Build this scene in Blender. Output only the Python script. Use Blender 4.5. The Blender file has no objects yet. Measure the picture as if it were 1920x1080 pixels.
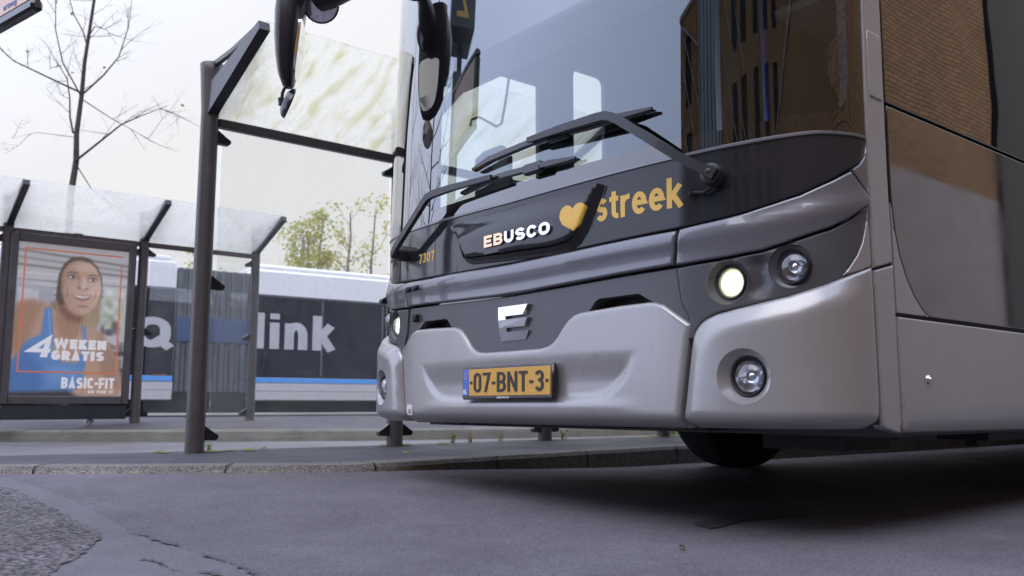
import bpy, math, random
import numpy as np
from mathutils import Vector, Matrix
from mathutils.geometry import delaunay_2d_cdt
R = math.radians
rng = random.Random(7)
sc = bpy.context.scene
col = sc.collection

# ------------------------------------------------------------------ camera
CAM_H = .3945
cd = bpy.data.cameras.new("camera"); cam = bpy.data.objects.new("camera", cd); col.objects.link(cam)
cam.location = (0, 0, CAM_H); cam.rotation_euler = (R(90 + 7.588), 0, 0)
cd.sensor_width = 36; cd.lens = 1659.2 / 1920 * 36; cd.clip_start = .05; cd.clip_end = 2000
cd.dof.use_dof = True; cd.dof.focus_distance = 3.3; cd.dof.aperture_fstop = 4.2
sc.camera = cam
sc.view_settings.view_transform = 'Standard'; sc.view_settings.look = 'None'
sc.view_settings.exposure = 0; sc.view_settings.gamma = 1

# ------------------------------------------------------------------ sky and sun (bright overcast, light from behind-left)
SUN_EL, SUN_DIR = 48, Vector((-.30, -.60, 0)).normalized()
W = bpy.data.worlds.new("World"); sc.world = W; W.use_nodes = True
nt = W.node_tree; nt.nodes.clear()
def N(t, ty, **kw):
    n = t.nodes.new(ty)
    for k, v in kw.items(): setattr(n, k, v)
    return n
out = N(nt, 'ShaderNodeOutputWorld'); bg = N(nt, 'ShaderNodeBackground'); sky = N(nt, 'ShaderNodeTexSky')
sky.sky_type = 'NISHITA'; sky.sun_disc = False; sky.sun_elevation = R(SUN_EL)
sky.sun_rotation = math.atan2(SUN_DIR.x, SUN_DIR.y); sky.air_density = 1.0; sky.dust_density = 4
tc = N(nt, 'ShaderNodeTexCoord')
cl = N(nt, 'ShaderNodeTexNoise'); cl.inputs['Scale'].default_value = 1.6; cl.inputs['Detail'].default_value = 5; cl.inputs['Roughness'].default_value = .55
mp = N(nt, 'ShaderNodeMapping'); mp.inputs['Scale'].default_value = (1, 1, 2.2)
nt.links.new(tc.outputs['Generated'], mp.inputs[0]); nt.links.new(mp.outputs[0], cl.inputs['Vector'])
dot = N(nt, 'ShaderNodeVectorMath', operation='DOT_PRODUCT'); nt.links.new(tc.outputs['Generated'], dot.inputs[0])
sd = Vector((SUN_DIR.x * math.cos(R(SUN_EL)), SUN_DIR.y * math.cos(R(SUN_EL)), math.sin(R(SUN_EL)))); dot.inputs[1].default_value = sd
mr = N(nt, 'ShaderNodeMapRange', interpolation_type='SMOOTHSTEP'); nt.links.new(dot.outputs['Value'], mr.inputs[0])
mr.inputs[1].default_value = -.28; mr.inputs[2].default_value = .50; mr.inputs[3].default_value = 0.; mr.inputs[4].default_value = 1.
cm = N(nt, 'ShaderNodeMapRange'); nt.links.new(cl.outputs[0], cm.inputs[0])
cm.inputs[1].default_value = .35; cm.inputs[2].default_value = .7; cm.inputs[3].default_value = .93; cm.inputs[4].default_value = 1.03
lobe = N(nt, 'ShaderNodeMix', data_type='RGBA'); nt.links.new(mr.outputs[0], lobe.inputs[0])
lobe.inputs[6].default_value = (9.35, 9.3, 9.35, 1); lobe.inputs[7].default_value = (16.8, 18.5, 24.6, 1)      # cloud radiance before the 0.1 strength: thin white ahead, brighter and bluer overhead to the left
ov = N(nt, 'ShaderNodeMix', data_type='RGBA', blend_type='MULTIPLY'); ov.inputs[0].default_value = 1
nt.links.new(lobe.outputs[2], ov.inputs[6]); nt.links.new(cm.outputs[0], ov.inputs[7])
mx = N(nt, 'ShaderNodeMix', data_type='RGBA'); mx.inputs[0].default_value = .94
nt.links.new(sky.outputs[0], mx.inputs[6]); nt.links.new(ov.outputs[2], mx.inputs[7]); nt.links.new(mx.outputs[2], bg.inputs[0])
bg.inputs[1].default_value = .1
nt.links.new(bg.outputs[0], out.inputs[0])
sl = bpy.data.lights.new("sun", 'SUN'); so = bpy.data.objects.new("sun", sl); col.objects.link(so)
sl.energy = 1.5; sl.angle = R(55); sl.color = (1, .96, .9)
so.rotation_euler = (-sd).to_track_quat('-Z', 'Y').to_euler()

# ------------------------------------------------------------------ materials
def mat(name, base, rough=.5, metal=0., coat=0., var=0., vscale=6., bump=0., bscale=40., rvar=0., emit=None, estr=0., alpha=None, coat_rough=.03, spec=None, dirt=None):
    m = bpy.data.materials.new(name); m.use_nodes = True; t = m.node_tree; b = t.nodes['Principled BSDF']
    b.inputs['Base Color'].default_value = (*base, 1); b.inputs['Roughness'].default_value = rough; b.inputs['Metallic'].default_value = metal
    b.inputs['Coat Weight'].default_value = coat; b.inputs['Coat Roughness'].default_value = coat_rough
    if spec is not None: b.inputs['Specular IOR Level'].default_value = spec
    co = N(t, 'ShaderNodeTexCoord')
    if var or rvar:
        nz = N(t, 'ShaderNodeTexNoise'); nz.inputs['Scale'].default_value = vscale; nz.inputs['Detail'].default_value = 6; nz.inputs['Roughness'].default_value = .6
        t.links.new(co.outputs['Object'], nz.inputs['Vector'])
        if var:
            r_ = N(t, 'ShaderNodeMapRange'); t.links.new(nz.outputs[0], r_.inputs[0]); r_.inputs[1].default_value = .3; r_.inputs[2].default_value = .7
            r_.inputs[3].default_value = 1 - var; r_.inputs[4].default_value = 1 + var
            x = N(t, 'ShaderNodeMix', data_type='RGBA', blend_type='MULTIPLY'); x.inputs[0].default_value = 1; x.inputs[6].default_value = (*base, 1)
            t.links.new(r_.outputs[0], x.inputs[7]); last = x.outputs[2]
            if dirt:
                n2 = N(t, 'ShaderNodeTexNoise'); n2.inputs['Scale'].default_value = dirt[1]; n2.inputs['Detail'].default_value = 8; n2.inputs['Roughness'].default_value = .7
                t.links.new(co.outputs['Object'], n2.inputs['Vector'])
                r2 = N(t, 'ShaderNodeMapRange'); t.links.new(n2.outputs[0], r2.inputs[0]); r2.inputs[1].default_value = dirt[2]; r2.inputs[2].default_value = dirt[2] + .12; r2.inputs[4].default_value = dirt[3]
                x2 = N(t, 'ShaderNodeMix', data_type='RGBA'); t.links.new(r2.outputs[0], x2.inputs[0]); t.links.new(last, x2.inputs[6]); x2.inputs[7].default_value = (*dirt[0], 1); last = x2.outputs[2]
            t.links.new(last, b.inputs['Base Color'])
        if rvar:
            r_ = N(t, 'ShaderNodeMapRange'); t.links.new(nz.outputs[0], r_.inputs[0]); r_.inputs[1].default_value = .3; r_.inputs[2].default_value = .7
            r_.inputs[3].default_value = max(0, rough - rvar); r_.inputs[4].default_value = rough + rvar; t.links.new(r_.outputs[0], b.inputs['Roughness'])
    if bump:
        nb = N(t, 'ShaderNodeTexNoise'); nb.inputs['Scale'].default_value = bscale; nb.inputs['Detail'].default_value = 5
        t.links.new(co.outputs['Object'], nb.inputs['Vector'])
        bp = N(t, 'ShaderNodeBump'); bp.inputs['Strength'].default_value = bump; bp.inputs['Distance'].default_value = .01
        t.links.new(nb.outputs[0], bp.inputs['Height']); t.links.new(bp.outputs[0], b.inputs['Normal'])
    if emit: b.inputs['Emission Color'].default_value = (*emit, 1); b.inputs['Emission Strength'].default_value = estr
    return m

def uneven_glow(m, scale=70., lo=.35, hi=1.5):
    t = m.node_tree; b = t.nodes['Principled BSDF']; co = N(t, 'ShaderNodeTexCoord'); v = N(t, 'ShaderNodeTexVoronoi'); v.inputs['Scale'].default_value = scale; t.links.new(co.outputs['Object'], v.inputs['Vector'])
    r_ = N(t, 'ShaderNodeMapRange'); t.links.new(v.outputs['Color'], r_.inputs[0]); s0 = b.inputs['Emission Strength'].default_value; r_.inputs[3].default_value = s0 * lo; r_.inputs[4].default_value = s0 * hi; t.links.new(r_.outputs[0], b.inputs['Emission Strength']); return m
def glass_mat(name, tint, f0=.08, refl=(1, 1, 1), dirt=.0, dirt_col=(.8, .82, .8), rough=0., streak=None, gain=1., specks=0.):
    """thin sheet of glass: Fresnel reflection over clear transmission, optional film of dirt that scatters light"""
    m = bpy.data.materials.new(name); m.use_nodes = True; t = m.node_tree; t.nodes.clear()
    o = N(t, 'ShaderNodeOutputMaterial'); tr = N(t, 'ShaderNodeBsdfTransparent'); tr.inputs[0].default_value = (*tint, 1)
    gl = N(t, 'ShaderNodeBsdfGlossy'); gl.inputs['Roughness'].default_value = rough; gl.inputs['Color'].default_value = (*refl, 1)
    lw = N(t, 'ShaderNodeLayerWeight'); lw.inputs[0].default_value = .5
    p = N(t, 'ShaderNodeMath', operation='POWER'); t.links.new(lw.outputs['Facing'], p.inputs[0]); p.inputs[1].default_value = 2.6
    q = N(t, 'ShaderNodeMapRange'); t.links.new(p.outputs[0], q.inputs[0]); q.inputs[3].default_value = f0; q.inputs[4].default_value = gain
    s = N(t, 'ShaderNodeMixShader'); t.links.new(q.outputs[0], s.inputs[0]); t.links.new(gl.outputs[0], s.inputs[2])
    if dirt:
        co = N(t, 'ShaderNodeTexCoord'); mp_ = N(t, 'ShaderNodeMapping'); mp_.inputs['Scale'].default_value = streak or (1, 1, 1)
        t.links.new(co.outputs['Object'], mp_.inputs[0])
        nz = N(t, 'ShaderNodeTexNoise'); nz.inputs['Scale'].default_value = 3.; nz.inputs['Detail'].default_value = 9; nz.inputs['Roughness'].default_value = .68
        t.links.new(mp_.outputs[0], nz.inputs['Vector'])
        r_ = N(t, 'ShaderNodeMapRange'); t.links.new(nz.outputs[0], r_.inputs[0]); r_.inputs[1].default_value = .35; r_.inputs[2].default_value = .7
        r_.inputs[3].default_value = dirt * .55; r_.inputs[4].default_value = min(1, dirt * 1.6)
        fac = r_.outputs[0]
        if specks:
            vo = N(t, 'ShaderNodeTexVoronoi'); vo.inputs['Scale'].default_value = 42; t.links.new(co.outputs['Object'], vo.inputs['Vector'])
            r3 = N(t, 'ShaderNodeMapRange'); t.links.new(vo.outputs['Distance'], r3.inputs[0]); r3.inputs[1].default_value = .10; r3.inputs[2].default_value = .16; r3.inputs[3].default_value = specks; r3.inputs[4].default_value = 0
            ad = N(t, 'ShaderNodeMath', operation='ADD', use_clamp=True); t.links.new(fac, ad.inputs[0]); t.links.new(r3.outputs[0], ad.inputs[1]); fac = ad.outputs[0]
        di = N(t, 'ShaderNodeBsdfDiffuse'); tl = N(t, 'ShaderNodeBsdfTranslucent'); am = N(t, 'ShaderNodeMixShader'); am.inputs[0].default_value = .75
        cr = N(t, 'ShaderNodeMix', data_type='RGBA'); cr.inputs[6].default_value = (*dirt_col[0], 1) if isinstance(dirt_col[0], tuple) else (*dirt_col, 1)
        cr.inputs[7].default_value = (*dirt_col[1], 1) if isinstance(dirt_col[0], tuple) else (*dirt_col, 1)
        r4 = N(t, 'ShaderNodeMapRange'); t.links.new(nz.outputs[0], r4.inputs[0]); r4.inputs[1].default_value = .46; r4.inputs[2].default_value = .68; t.links.new(r4.outputs[0], cr.inputs[0])
        t.links.new(cr.outputs[2], di.inputs[0]); t.links.new(cr.outputs[2], tl.inputs[0]); t.links.new(di.outputs[0], am.inputs[1]); t.links.new(tl.outputs[0], am.inputs[2])
        ds = N(t, 'ShaderNodeMixShader'); t.links.new(fac, ds.inputs[0]); t.links.new(tr.outputs[0], ds.inputs[1]); t.links.new(am.outputs[0], ds.inputs[2])
        t.links.new(ds.outputs[0], s.inputs[1])
    else: t.links.new(tr.outputs[0], s.inputs[1])
    t.links.new(s.outputs[0], o.inputs[0])
    return m

def gloss_paint(name, base, f0, rough=.02, var=.1, vscale=5., pw=2.6):
    """dark lacquer or printed glass: diffuse colour under a clear reflecting surface"""
    m = bpy.data.materials.new(name); m.use_nodes = True; t = m.node_tree; t.nodes.clear()
    o = N(t, 'ShaderNodeOutputMaterial'); d = N(t, 'ShaderNodeBsdfDiffuse'); gl = N(t, 'ShaderNodeBsdfGlossy'); gl.inputs['Color'].default_value = (1, 1, 1, 1)
    co = N(t, 'ShaderNodeTexCoord'); nz = N(t, 'ShaderNodeTexNoise'); nz.inputs['Scale'].default_value = vscale; nz.inputs['Detail'].default_value = 6; t.links.new(co.outputs['Object'], nz.inputs['Vector'])
    r_ = N(t, 'ShaderNodeMapRange'); t.links.new(nz.outputs[0], r_.inputs[0]); r_.inputs[1].default_value = .3; r_.inputs[2].default_value = .7; r_.inputs[3].default_value = 1 - var; r_.inputs[4].default_value = 1 + var
    x = N(t, 'ShaderNodeMix', data_type='RGBA', blend_type='MULTIPLY'); x.inputs[0].default_value = 1; x.inputs[6].default_value = (*base, 1); t.links.new(r_.outputs[0], x.inputs[7]); t.links.new(x.outputs[2], d.inputs[0])
    r2 = N(t, 'ShaderNodeMapRange'); t.links.new(nz.outputs[0], r2.inputs[0]); r2.inputs[1].default_value = .35; r2.inputs[2].default_value = .75; r2.inputs[3].default_value = rough; r2.inputs[4].default_value = rough * 2.2; t.links.new(r2.outputs[0], gl.inputs['Roughness'])
    lw = N(t, 'ShaderNodeLayerWeight'); lw.inputs[0].default_value = .5; p = N(t, 'ShaderNodeMath', operation='POWER'); t.links.new(lw.outputs['Facing'], p.inputs[0]); p.inputs[1].default_value = pw
    q = N(t, 'ShaderNodeMapRange'); t.links.new(p.outputs[0], q.inputs[0]); q.inputs[3].default_value = f0; s = N(t, 'ShaderNodeMixShader'); t.links.new(q.outputs[0], s.inputs[0]); t.links.new(d.outputs[0], s.inputs[1]); t.links.new(gl.outputs[0], s.inputs[2]); t.links.new(s.outputs[0], o.inputs[0])
    return m
M = {}
M['silver'] = mat('silver_paint', (.345, .336, .342), .30, .35, .6, var=.05, vscale=3, rvar=.05, coat_rough=.16, bump=.012, bscale=300, dirt=((.15, .12, .10), 19, .63, .5))
M['grey'] = mat('grey_plastic', (.072, .073, .084), .42, .1, .25, var=.10, vscale=5, rvar=.06, coat_rough=.15, bump=.02, bscale=400)
M['band'] = mat('grey_gloss_paint', (.16, .16, .185), .3, .4, 1., var=.05, vscale=4, coat_rough=.03)
M['darkgloss'] = gloss_paint('dark_gloss_paint', (.024, .024, .030), .035, .05, pw=3.6)
M['black'] = mat('black_rubber', (.008, .008, .009), .6, var=.15, vscale=20)
M['blackgloss'] = mat('black_gloss_plastic', (.012, .012, .014), .24, 0, .4, var=.1, vscale=9)
M['mirrorplastic'] = mat('dark_mirror_plastic', (.02, .02, .025), .36, 0, .15, var=.1, vscale=12, bump=.05, bscale=500)
M['wiper'] = mat('wiper_metal', (.028, .029, .034), .38, .2, .2, var=.12, vscale=18)
M['frit'] = gloss_paint('black_frit_glass', (.006, .006, .007), .12, .004)
M['waist'] = gloss_paint('dark_waist_lacquer', (.022, .021, .022), .10, .03)
M['sideglass'] = gloss_paint('tinted_side_glass_dark', (.004, .004, .004), .11, .002)
M['chrome'] = mat('chrome', (.82, .82, .83), .10, 1., var=.04)
M['copper'] = mat('copper_chrome', (.78, .55, .38), .16, 1., var=.05)
M['ochre'] = mat('ochre_vinyl', (.80, .49, .07), .45, 0, .3, var=.05)
M['white'] = mat('white_vinyl', (.78, .78, .78), .5, var=.04)
M['plateyellow'] = mat('plate_yellow', (.62, .33, .030), .42, 0, .3, var=.05, vscale=25)
M['plateblue'] = mat('plate_blue', (.035, .12, .56), .42, 0, .3, var=.05)
M['plateink'] = mat('plate_black', (.018, .018, .02), .4, var=.1)
M['interior'] = mat('bus_interior_grey', (.07, .072, .08), .6, var=.1, vscale=3)
M['interior_light'] = mat('bus_interior_pale', (.32, .33, .37), .5, var=.06, vscale=3)
M['blue_pole'] = mat('blue_handrail', (.03, .09, .42), .35, var=.05)
M['tyre'] = mat('tyre_rubber', (.012, .012, .013), .75, var=.2, vscale=14, bump=.3, bscale=60)
M['rim'] = mat('wheel_steel', (.22, .22, .23), .45, .7, var=.15, vscale=12)
M['orange'] = mat('orange_cable', (.45, .13, .03), .5, var=.15, vscale=20)
M['rust'] = mat('rust', (.16, .06, .02), .8, var=.3, vscale=40)
M['reflector'] = mat('lamp_reflector', (.75, .76, .8), .16, 1., var=.3, vscale=60, bump=.25, bscale=55)
M['lamp_on'] = mat('lamp_lit', (.9, .9, .8), .2, emit=(1., .97, .70), estr=1.0, var=.05)
uneven_glow(M['lamp_on'])
M['lamp_ring'] = mat('lamp_lit_rim', (.55, .56, .5), .2, .8, emit=(.85, .95, .55), estr=.42, var=.05)
M['post'] = mat('shelter_post_paint', (.085, .074, .076), .42, .2, .3, var=.1, vscale=7, rvar=.06, bump=.03, bscale=200)
M['bracket'] = mat('bracket_paint', (.03, .032, .038), .4, .2, .3, var=.1, vscale=7)
M['glassclear'] = glass_mat('windscreen_glass', (.82, .85, .85), f0=0.13, gain=1., refl=(.84, .93, 1.))
M['glassdark'] = glass_mat('tinted_side_glass', (.06, .06, .06), f0=.16, gain=1.)
M['glassdoor'] = glass_mat('door_glass', (.93, .96, .95), f0=.05)
M['lens'] = glass_mat('lamp_lens', (.86, .87, .88), f0=.08)
M['shelterglass'] = glass_mat('shelter_pane_glass', (.98, .985, .982), f0=.05, dirt=.030, dirt_col=((.90, .92, .92), (.84, .88, .76)), streak=(1, 1, .5), specks=.22)
M['roofglass'] = glass_mat('shelter_roof_glass', (.98, .98, .96), f0=.03, dirt=.52, dirt_col=((1.0, .98, .88), (.77, .73, .46)), streak=(4.2, 1.0, 1))
M['roofglass_clean'] = glass_mat('shelter_roof_glass_frosted', (.95, .96, .97), f0=.05, dirt=.46, dirt_col=((.97, .95, .87), (.90, .88, .82)), streak=(1.5, .8, 1))
M['algae'] = mat('algae', (.17, .20, .05), .9, var=.3, vscale=20)

# ------------------------------------------------------------------ objects and tags
def empty(name, label, cat, loc=(0, 0, 0), rz=0., group=None, kind=None):
    o = bpy.data.objects.new(name, None); col.objects.link(o); o.location = loc; o.rotation_euler = (0, 0, rz); o.empty_display_size = .2
    return tag(o, label, cat, group, kind)
def tag(o, label=None, cat=None, group=None, kind=None):
    if label: o['label'] = label
    if cat: o['category'] = cat
    if group: o['group'] = group
    if kind: o['kind'] = kind
    return o
def mesh_obj(name, V, F, ms, parent=None, mi=None, smooth=True, sharp=40, loc=None):
    me = bpy.data.meshes.new(name); me.from_pydata([tuple(map(float, v)) for v in V], [], F)
    ms = ms if isinstance(ms, (list, tuple)) else [ms]
    for m in ms: me.materials.append(M[m] if isinstance(m, str) else m)
    if mi is not None: me.polygons.foreach_set('material_index', mi)
    me.validate(); me.update()
    if smooth:
        me.shade_smooth()
        me.set_sharp_from_angle(angle=R(sharp))
    o = bpy.data.objects.new(name, me); col.objects.link(o)
    if parent is not None: o.parent = parent
    if loc is not None: o.location = loc
    return o
def structure(o): o['kind'] = 'structure'; return o

class MB:
    """collects simple solids into one mesh"""
    def __init__(s): s.V = []; s.F = []; s.mi = []
    def add(s, V, F, mi=0):
        b = len(s.V); s.V += [tuple(v) for v in V]; s.F += [[i + b for i in f] for f in F]; s.mi += [mi] * len(F); return s
    def box(s, lo, hi, mi=0, bev=0., mtx=None):
        x0, y0, z0 = lo; x1, y1, z1 = hi; b = min(bev, (x1 - x0) * .45, (y1 - y0) * .45, (z1 - z0) * .45)
        if b <= 0:
            V = [(x0, y0, z0), (x1, y0, z0), (x1, y1, z0), (x0, y1, z0), (x0, y0, z1), (x1, y0, z1), (x1, y1, z1), (x0, y1, z1)]
            F = [[0, 3, 2, 1], [4, 5, 6, 7], [0, 1, 5, 4], [1, 2, 6, 5], [2, 3, 7, 6], [3, 0, 4, 7]]
        else:
            V = []; F = []
            c = [(x0, y0), (x1, y0), (x1, y1), (x0, y1)]; inn = [(x0 + b, y0 + b), (x1 - b, y0 + b), (x1 - b, y1 - b), (x0 + b, y1 - b)]
            for q, z in ((inn, z0), (c, z0 + b), (c, z1 - b), (inn, z1)):
                if q is c:
                    # octagonal ring: split every corner
                    ring = [(x0 + b, y0), (x1 - b, y0), (x1, y0 + b), (x1, y1 - b), (x1 - b, y1), (x0 + b, y1), (x0, y1 - b), (x0, y0 + b)]
                else:
                    ring = [inn[0], inn[1], inn[1], inn[2], inn[2], inn[3], inn[3], inn[0]]
                V += [(px, py, z) for px, py in ring]
            for k in range(3):
                for i in range(8):
                    j = (i + 1) % 8; f = [k * 8 + i, k * 8 + j, (k + 1) * 8 + j, (k + 1) * 8 + i]; F.append(f)
            F.append([7, 5, 3, 1]); F.append([24, 26, 28, 30])
        if mtx is not None: V = [tuple(mtx @ Vector(v)) for v in V]
        return s.add(V, F, mi)
    def tube(s, pts, rad, n=10, mi=0, cap=True, squash=None):
        pts = [Vector(p) for p in pts]; rad = rad if isinstance(rad, (list, tuple)) else [rad] * len(pts); V = []; F = []
        up = Vector((0, 0, 1)); prev = None
        for i, p in enumerate(pts):
            d = (pts[min(i + 1, len(pts) - 1)] - pts[max(i - 1, 0)]).normalized()
            if prev is None:
                a = d.cross(up); a = d.cross(Vector((1, 0, 0))) if a.length < .05 else a
            else: a = prev - d * prev.dot(d)
            a.normalize(); prev = a; b = d.cross(a)
            sq = squash or (1, 1)
            for k in range(n):
                t = 2 * math.pi * k / n; V.append(p + (a * math.cos(t) * sq[0] + b * math.sin(t) * sq[1]) * rad[i])
        for i in range(len(pts) - 1):
            for k in range(n): F.append([i * n + k, i * n + (k + 1) % n, (i + 1) * n + (k + 1) % n, (i + 1) * n + k])
        if cap: F.append(list(range(n))[::-1]); F.append([(len(pts) - 1) * n + k for k in range(n)])
        return s.add(V, F, mi)
    def bar(s, pts, w, h, side, mi=0):
        """rectangular bar swept along pts; side = direction of its width"""
        pts = [Vector(p) for p in pts]; V = []; F = []; sd_ = Vector(side).normalized()
        ws = w if isinstance(w, (list, tuple)) else [w] * len(pts); hs = h if isinstance(h, (list, tuple)) else [h] * len(pts)
        for i, p in enumerate(pts):
            d = (pts[min(i + 1, len(pts) - 1)] - pts[max(i - 1, 0)]).normalized(); a = (sd_ - d * sd_.dot(d)).normalized(); b = d.cross(a)
            if 0 < i < len(pts) - 1:
                d1 = (pts[i] - pts[i - 1]).normalized(); k = 1 / max(.5, d1.dot(d))
            else: k = 1
            for (ca, cb) in ((-1, -1), (1, -1), (1, 1), (-1, 1)): V.append(p + a * ws[i] * .5 * ca + b * hs[i] * .5 * cb * k)
        for i in range(len(pts) - 1):
            for k in range(4): F.append([i * 4 + k, i * 4 + (k + 1) % 4, (i + 1) * 4 + (k + 1) % 4, (i + 1) * 4 + k])
        F.append([3, 2, 1, 0]); F.append([(len(pts) - 1) * 4 + k for k in range(4)])
        return s.add(V, F, mi)
    def lathe(s, prof, n=32, mi=0, org=(0, 0, 0), ax=None, close=False):
        """profile of (radius, height) turned about axis ax (3x3 matrix columns: x,y,axis)"""
        V = []; F = []; m = ax or Matrix.Identity(3); o = Vector(org)
        for r_, h_ in prof:
            for k in range(n):
                t = 2 * math.pi * k / n; V.append(o + m @ Vector((r_ * math.cos(t), r_ * math.sin(t), h_)))
        for i in range(len(prof) - 1):
            for k in range(n): F.append([i * n + k, i * n + (k + 1) % n, (i + 1) * n + (k + 1) % n, (i + 1) * n + k])
        if close: F.append([(len(prof) - 1) * n + k for k in range(n)]); F.append(list(range(n))[::-1])
        return s.add(V, F, mi)
    def build(s, name, ms, parent=None, smooth=True, sharp=40): return mesh_obj(name, s.V, s.F, ms, parent, s.mi, smooth, sharp)

# ------------------------------------------------------------------ 2-D polygons -> solids
def inpoly(P, poly):
    P = np.asarray(P); x, y = P[:, 0], P[:, 1]; q = np.asarray(poly); c = np.zeros(len(P), bool); j = len(q) - 1
    for i in range(len(q)):
        xi, yi = q[i]; xj, yj = q[j]
        if yi != yj: c ^= ((yi > y) != (yj > y)) & (x < (xj - xi) * (y - yi) / (yj - yi) + xi)
        j = i
    return c
def segdist(P, poly, closed=True):
    P = np.asarray(P, float); q = np.asarray(poly, float); A = q if closed else q[:-1]; B = np.roll(q, -1, 0) if closed else q[1:]
    d = np.full(len(P), 1e9)
    for a, b in zip(A, B):
        ab = b - a; L = max(1e-12, ab @ ab); t = np.clip(((P - a) @ ab) / L, 0, 1); d = np.minimum(d, np.hypot(*(P - a - t[:, None] * ab).T))
    return d
def resample(poly, step, closed=True):
    r_ = []; n = len(poly)
    for i in range(n if closed else n - 1):
        a = np.array(poly[i], float); b = np.array(poly[(i + 1) % n], float); k = max(1, int(math.ceil(np.hypot(*(b - a)) / step)))
        r_ += [tuple(a + (b - a) * j / k) for j in range(k)]
    if not closed: r_.append(tuple(poly[-1]))
    return r_
def area(p): q = np.asarray(p); return .5 * np.sum(q[:, 0] * np.roll(q[:, 1], -1) - np.roll(q[:, 0], -1) * q[:, 1])
def inset(poly, d):
    q = np.asarray(poly, float); e1 = q - np.roll(q, 1, 0); e2 = np.roll(q, -1, 0) - q
    n1 = np.stack([-e1[:, 1], e1[:, 0]], 1); n2 = np.stack([-e2[:, 1], e2[:, 0]], 1)
    n1 /= np.linalg.norm(n1, axis=1)[:, None] + 1e-12; n2 /= np.linalg.norm(n2, axis=1)[:, None] + 1e-12
    m = n1 + n2; m /= np.linalg.norm(m, axis=1)[:, None] + 1e-12; k = np.clip((m * n1).sum(1), .45, 1)
    return q + m * (d / k)[:, None]
def smooth_poly(p, it=2, keep=()):
    """Chaikin corner cutting"""
    for _ in range(it):
        o = []
        for i in range(len(p)):
            a = np.array(p[i]); b = np.array(p[(i + 1) % len(p)]); o += [tuple(a * .75 + b * .25), tuple(a * .25 + b * .75)]
        p = o
    return p
def circle(c, r_, n=32, k=1.): return [(c[0] + r_ * math.cos(2 * math.pi * i / n), c[1] + k * r_ * math.sin(2 * math.pi * i / n)) for i in range(n)]
def cdt(loops, extra=(), hole_loops=()):
    V = []; E = []
    for lp in list(loops) + list(hole_loops):
        b = len(V); V += [Vector(p) for p in lp]; E += [(b + i, b + (i + 1) % len(lp)) for i in range(len(lp))]
    V += [Vector(p) for p in extra]
    r_ = delaunay_2d_cdt(V, E, [], 0, 1e-6)
    VV = np.array([tuple(v) for v in r_[0]]); T = [list(f) for f in r_[2]]
    c = np.array([VV[t].mean(0) for t in T]); ok = inpoly(c, loops[0])
    for h in hole_loops: ok &= ~inpoly(c, h)
    T = [t for t, k in zip(T, ok) if k]
    T = [t if area(VV[t]) > 0 else t[::-1] for t in T]
    return VV, T
def union_faces(polys):
    """triangulated union of overlapping polygons"""
    V = []; F = []; tr_ = []
    for p in polys:
        if len(p) == 4: tr_ += [[p[0], p[1], p[2]], [p[0], p[2], p[3]]]
        else: tr_.append(p)
    for p in tr_:
        if abs(area(p)) < 1e-7: continue
        if area(p) < 0: p = p[::-1]
        b = len(V); V += [Vector(q) for q in p]; F.append([b + i for i in range(len(p))])
    r_ = delaunay_2d_cdt(V, [], F, 0, 1e-6)
    VV = np.array([tuple(v) for v in r_[0]]); T = [list(f) for f, o in zip(r_[2], r_[5]) if len(o)]
    T = [t if area(VV[t]) > 0 else t[::-1] for t in T]
    return VV, T
def extrude_tris(VV, T, f_front, f_back, mi=0, wall_mi=None):
    """front sheet + back sheet + side walls; f_* map Nx2 -> Nx3"""
    n = len(VV); P = np.vstack([f_front(VV), f_back(VV)]); F = [list(t) for t in T] + [[i + n for i in t[::-1]] for t in T]
    cnt = {}
    for t in T:
        for i in range(len(t)):
            a, b = t[i], t[(i + 1) % len(t)]; cnt[(a, b)] = 1
    w = [[a, a + n, b + n, b] for (a, b) in cnt if (b, a) not in cnt]
    m = [mi] * len(F) + [mi if wall_mi is None else wall_mi] * len(w)
    return P, F + w, m

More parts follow.
